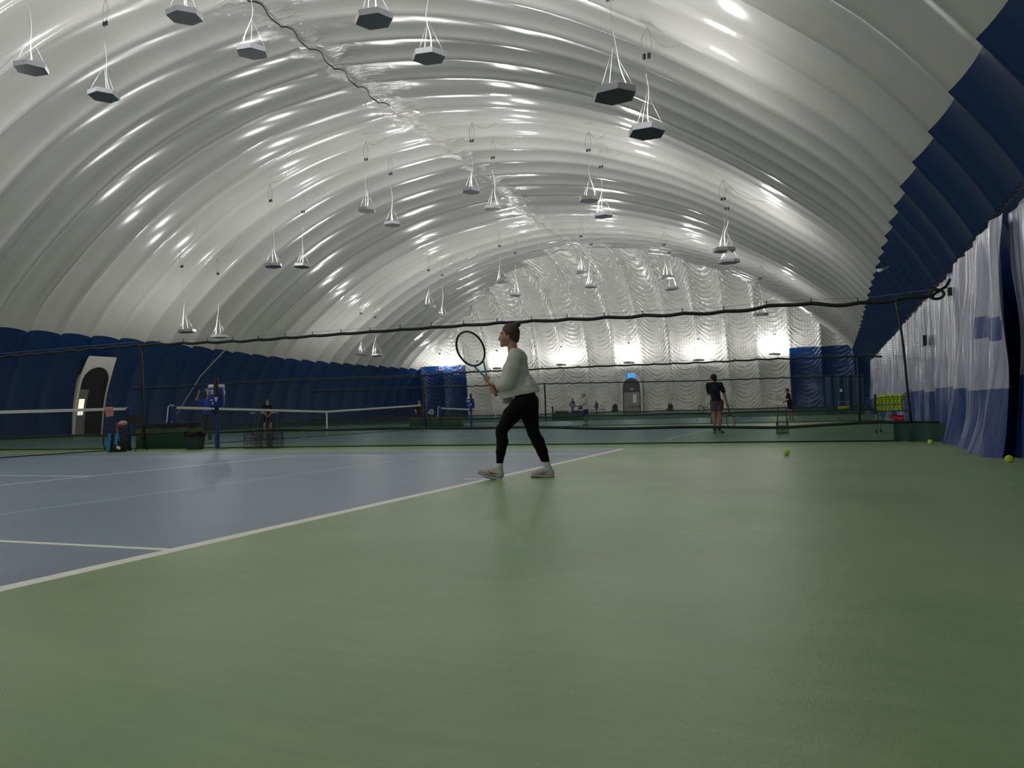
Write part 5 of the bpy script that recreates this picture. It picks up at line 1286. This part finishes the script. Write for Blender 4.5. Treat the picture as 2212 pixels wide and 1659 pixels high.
def loc2w(x, y, rz, s, p): return Vector((x, y, 0))+Matrix.Rotation(rz, 3, 'Z')@(Vector(p)*s)
racket('tennis_racket', 'racket with dark frame and yellow-green strings hanging from the man in navy polo', loc2w(x, y, rz, s, (0.335, -0.02, 0.86)), loc2w(x, y, rz, s, (0.43, -0.10, 0.18)), (0.35, -1, 0.1), width=0.19, col_head=M['racket_black'], thick=0.009)
b = MB(); b.quad((-0.07, 0, -0.1), (0.07, 0, -0.1), (0.07, 0, 0.1), (-0.07, 0, 0.1))
# player in blue shirt at left, racket over his shoulder
x, y = -15.7, 7.6; s = 0.885; rz = rzat(x, y)
J = stand(head=(0.035, 0, 1.60), neck=(-0.01, 0, 1.45), el=(-.36, -.02, 1.46), wl=(-.27, .0, 1.70), sl=(-.17, 0, 1.40), er=(.20, -.08, 1.13), wr=(.02, -.20, 1.10), al=(-.16, 0, .10), tl=(-.12, -.12, .05), kl=(-.13, 0, .5))
figure('player in royal blue shirt and grey trousers beside the large water cooler', (x, y, 0), rz, s, J, M['skin3'], M['hair_black'], M['shirt_blue'], M['pants_grey'], M['shoe_dark'], long_pants=True, facing=(0.9, -0.42), sleeve=0.7, shirt_len=0.06)
racket('tennis_racket', 'racket raised behind the head of the player in blue', loc2w(x, y, rz, s, (-0.27, 0, 1.73)), loc2w(x, y, rz, s, (0.14, 0.12, 1.86)), (0.2, -1, 0.9), width=0.19, col_head=mat('dark_green_paint', (0.01, 0.06, 0.03), 0.4), thick=0.011)
# player in black near the blue wall
x, y = -18.45, 14.0; s = 0.79; rz = rzat(x, y)
J = stand(wl=(-.04, -.22, .93), wr=(.05, -.22, .93), el=(-.25, -.05, 1.13), er=(.25, -.05, 1.13), al=(-.16, 0, .10), ar=(.16, 0, .10), tl=(-.2, -.12, .05), tr=(.2, -.12, .05), kl=(-.15, -.04, .5), kr=(.15, -.04, .5))
figure('bald player in black shirt and shorts behind the second net', (x, y, 0), rz, s, J, M['skin2'], M['hair_brown'], M['black_cloth'], M['black_cloth'], M['shoe_dark'], sock=M['sock_black'], facing=(0.1, -1), leg_cut=0.8)
# player in dark red behind the net post
x, y = -13.6, 18.1; s = 0.70; rz = rzat(x, y)
J = stand(head=(-0.01, 0, 1.62), el=(-.27, -.06, 1.12), wl=(-.22, -.22, .98), er=(.28, .0, 1.14), wr=(.33, -.10, .95))
figure('player in dark maroon top and black shorts standing behind a blue net post', (x, y, 0), rz, s, J, M['skin'], M['hair_brown'], M['top_maroon'], M['black_cloth'], M['shoe_dark'], facing=(-0.8, -0.6), hair_len=0.02)
racket('tennis_racket', 'white-framed racket hanging beside the player in maroon', loc2w(x, y, rz, s, (0.36, -.12, .93)), loc2w(x, y, rz, s, (0.86, -.16, 1.03)), (0.1, -1, 0.4), width=0.23, col_head=M['white_plastic'], thick=0.012)
# white-haired man
x, y = -5.9, 17.35; s = 0.735; rz = rzat(x, y)
J = stand(head=(-0.035, 0, 1.63), neck=(0.0, 0, 1.47), chest=(0.02, 0, 1.24), pelvis=(0.06, 0, .95), sl=(.02, .17, 1.40), sr=(.02, -.17, 1.40), el=(.0, .2, 1.15), er=(-.0, -.20, 1.15), wl=(-.22, .1, 1.02), wr=(-.22, -.14, 1.02),
          hl=(.06, .09, .90), hr=(.06, -.09, .90), kl=(.10, .1, .5), kr=(.03, -.1, .5), al=(.10, .1, .09), ar=(.03, -.1, .09), tl=(-.04, .12, .04), tr=(-.11, -.12, .04))
figure('white-haired man in white shirt and navy shorts seen side on', (x, y, 0), rz, s, J, M['skin'], M['hair_white'], M['shirt_white'], M['shorts_blue'], M['shoe_white'], facing=(-1, -0.15), sock=M['sock'], leg_cut=0.8, girth=1.12, shirt_len=0.10)
racket('tennis_racket', 'dark racket held low by the white-haired man', loc2w(x, y, rz, s, (-.20, -.14, 1.0)), loc2w(x, y, rz, s, (-.78, -.20, 1.13)), (0.1, -1, 0.5), width=0.20, thick=0.010)
# player in black at right, beside the navy corner
x, y = 1.50, 20.5; s = 0.71; rz = rzat(x, y)
J = stand(head=(-0.04, 0, 1.62), neck=(0, 0, 1.46), chest=(0.02, 0, 1.24), pelvis=(.06, 0, .95), sl=(.03, .16, 1.40), sr=(.03, -.16, 1.40), el=(.02, .2, 1.12), er=(-.0, -.2, 1.14), wl=(-.20, .08, 1.0), wr=(-.22, -.10, 1.02),
          hl=(.06, .08, .9), hr=(.07, -.08, .9), kl=(.06, .1, .5), kr=(.14, -.1, .5), al=(.05, .1, .09), ar=(.22, -.1, .09), tl=(-.08, .1, .04), tr=(.10, -.1, .04))
figure('slim player in black shirt and shorts standing by the navy corner panel', (x, y, 0), rz, s, J, M['skin'], M['hair_black'], M['black_cloth'], M['black_cloth'], M['shoe_white'], facing=(-1, -0.1), leg_cut=0.75, girth=0.92)
racket('tennis_racket', 'faint racket held out by the slim player in black', loc2w(x, y, rz, s, (-.22, -.10, 1.02)), loc2w(x, y, rz, s, (-.62, -.1, 1.33)), (0.1, -1, 0.1), width=0.2, thick=0.008, col_head=M['lamp_side'])
# player hidden behind the man in the navy polo
x, y = -0.9, 16.9; s = 0.60; rz = rzat(x, y)
J = stand(el=(-.30, 0, 1.15), wl=(-.34, -.12, 1.02))
figure('player in grey trousers almost hidden behind the man in navy polo', (x, y, 0), rz, s, J, M['skin'], M['hair_brown'], M['shirt_white'], cloth_mat('light_grey_trousers', (0.2, 0.21, 0.24)), M['shoe_dark'], long_pants=True, facing=(-1, -0.2))
racket('tennis_racket', 'black-framed racket poking out left of the man in navy polo', loc2w(x, y, rz, s, (-.30, -.14, 1.02)), loc2w(x, y, rz, s, (-.86, -.2, .84)), (0.1, -1, 0.1), width=0.30, thick=0.012)
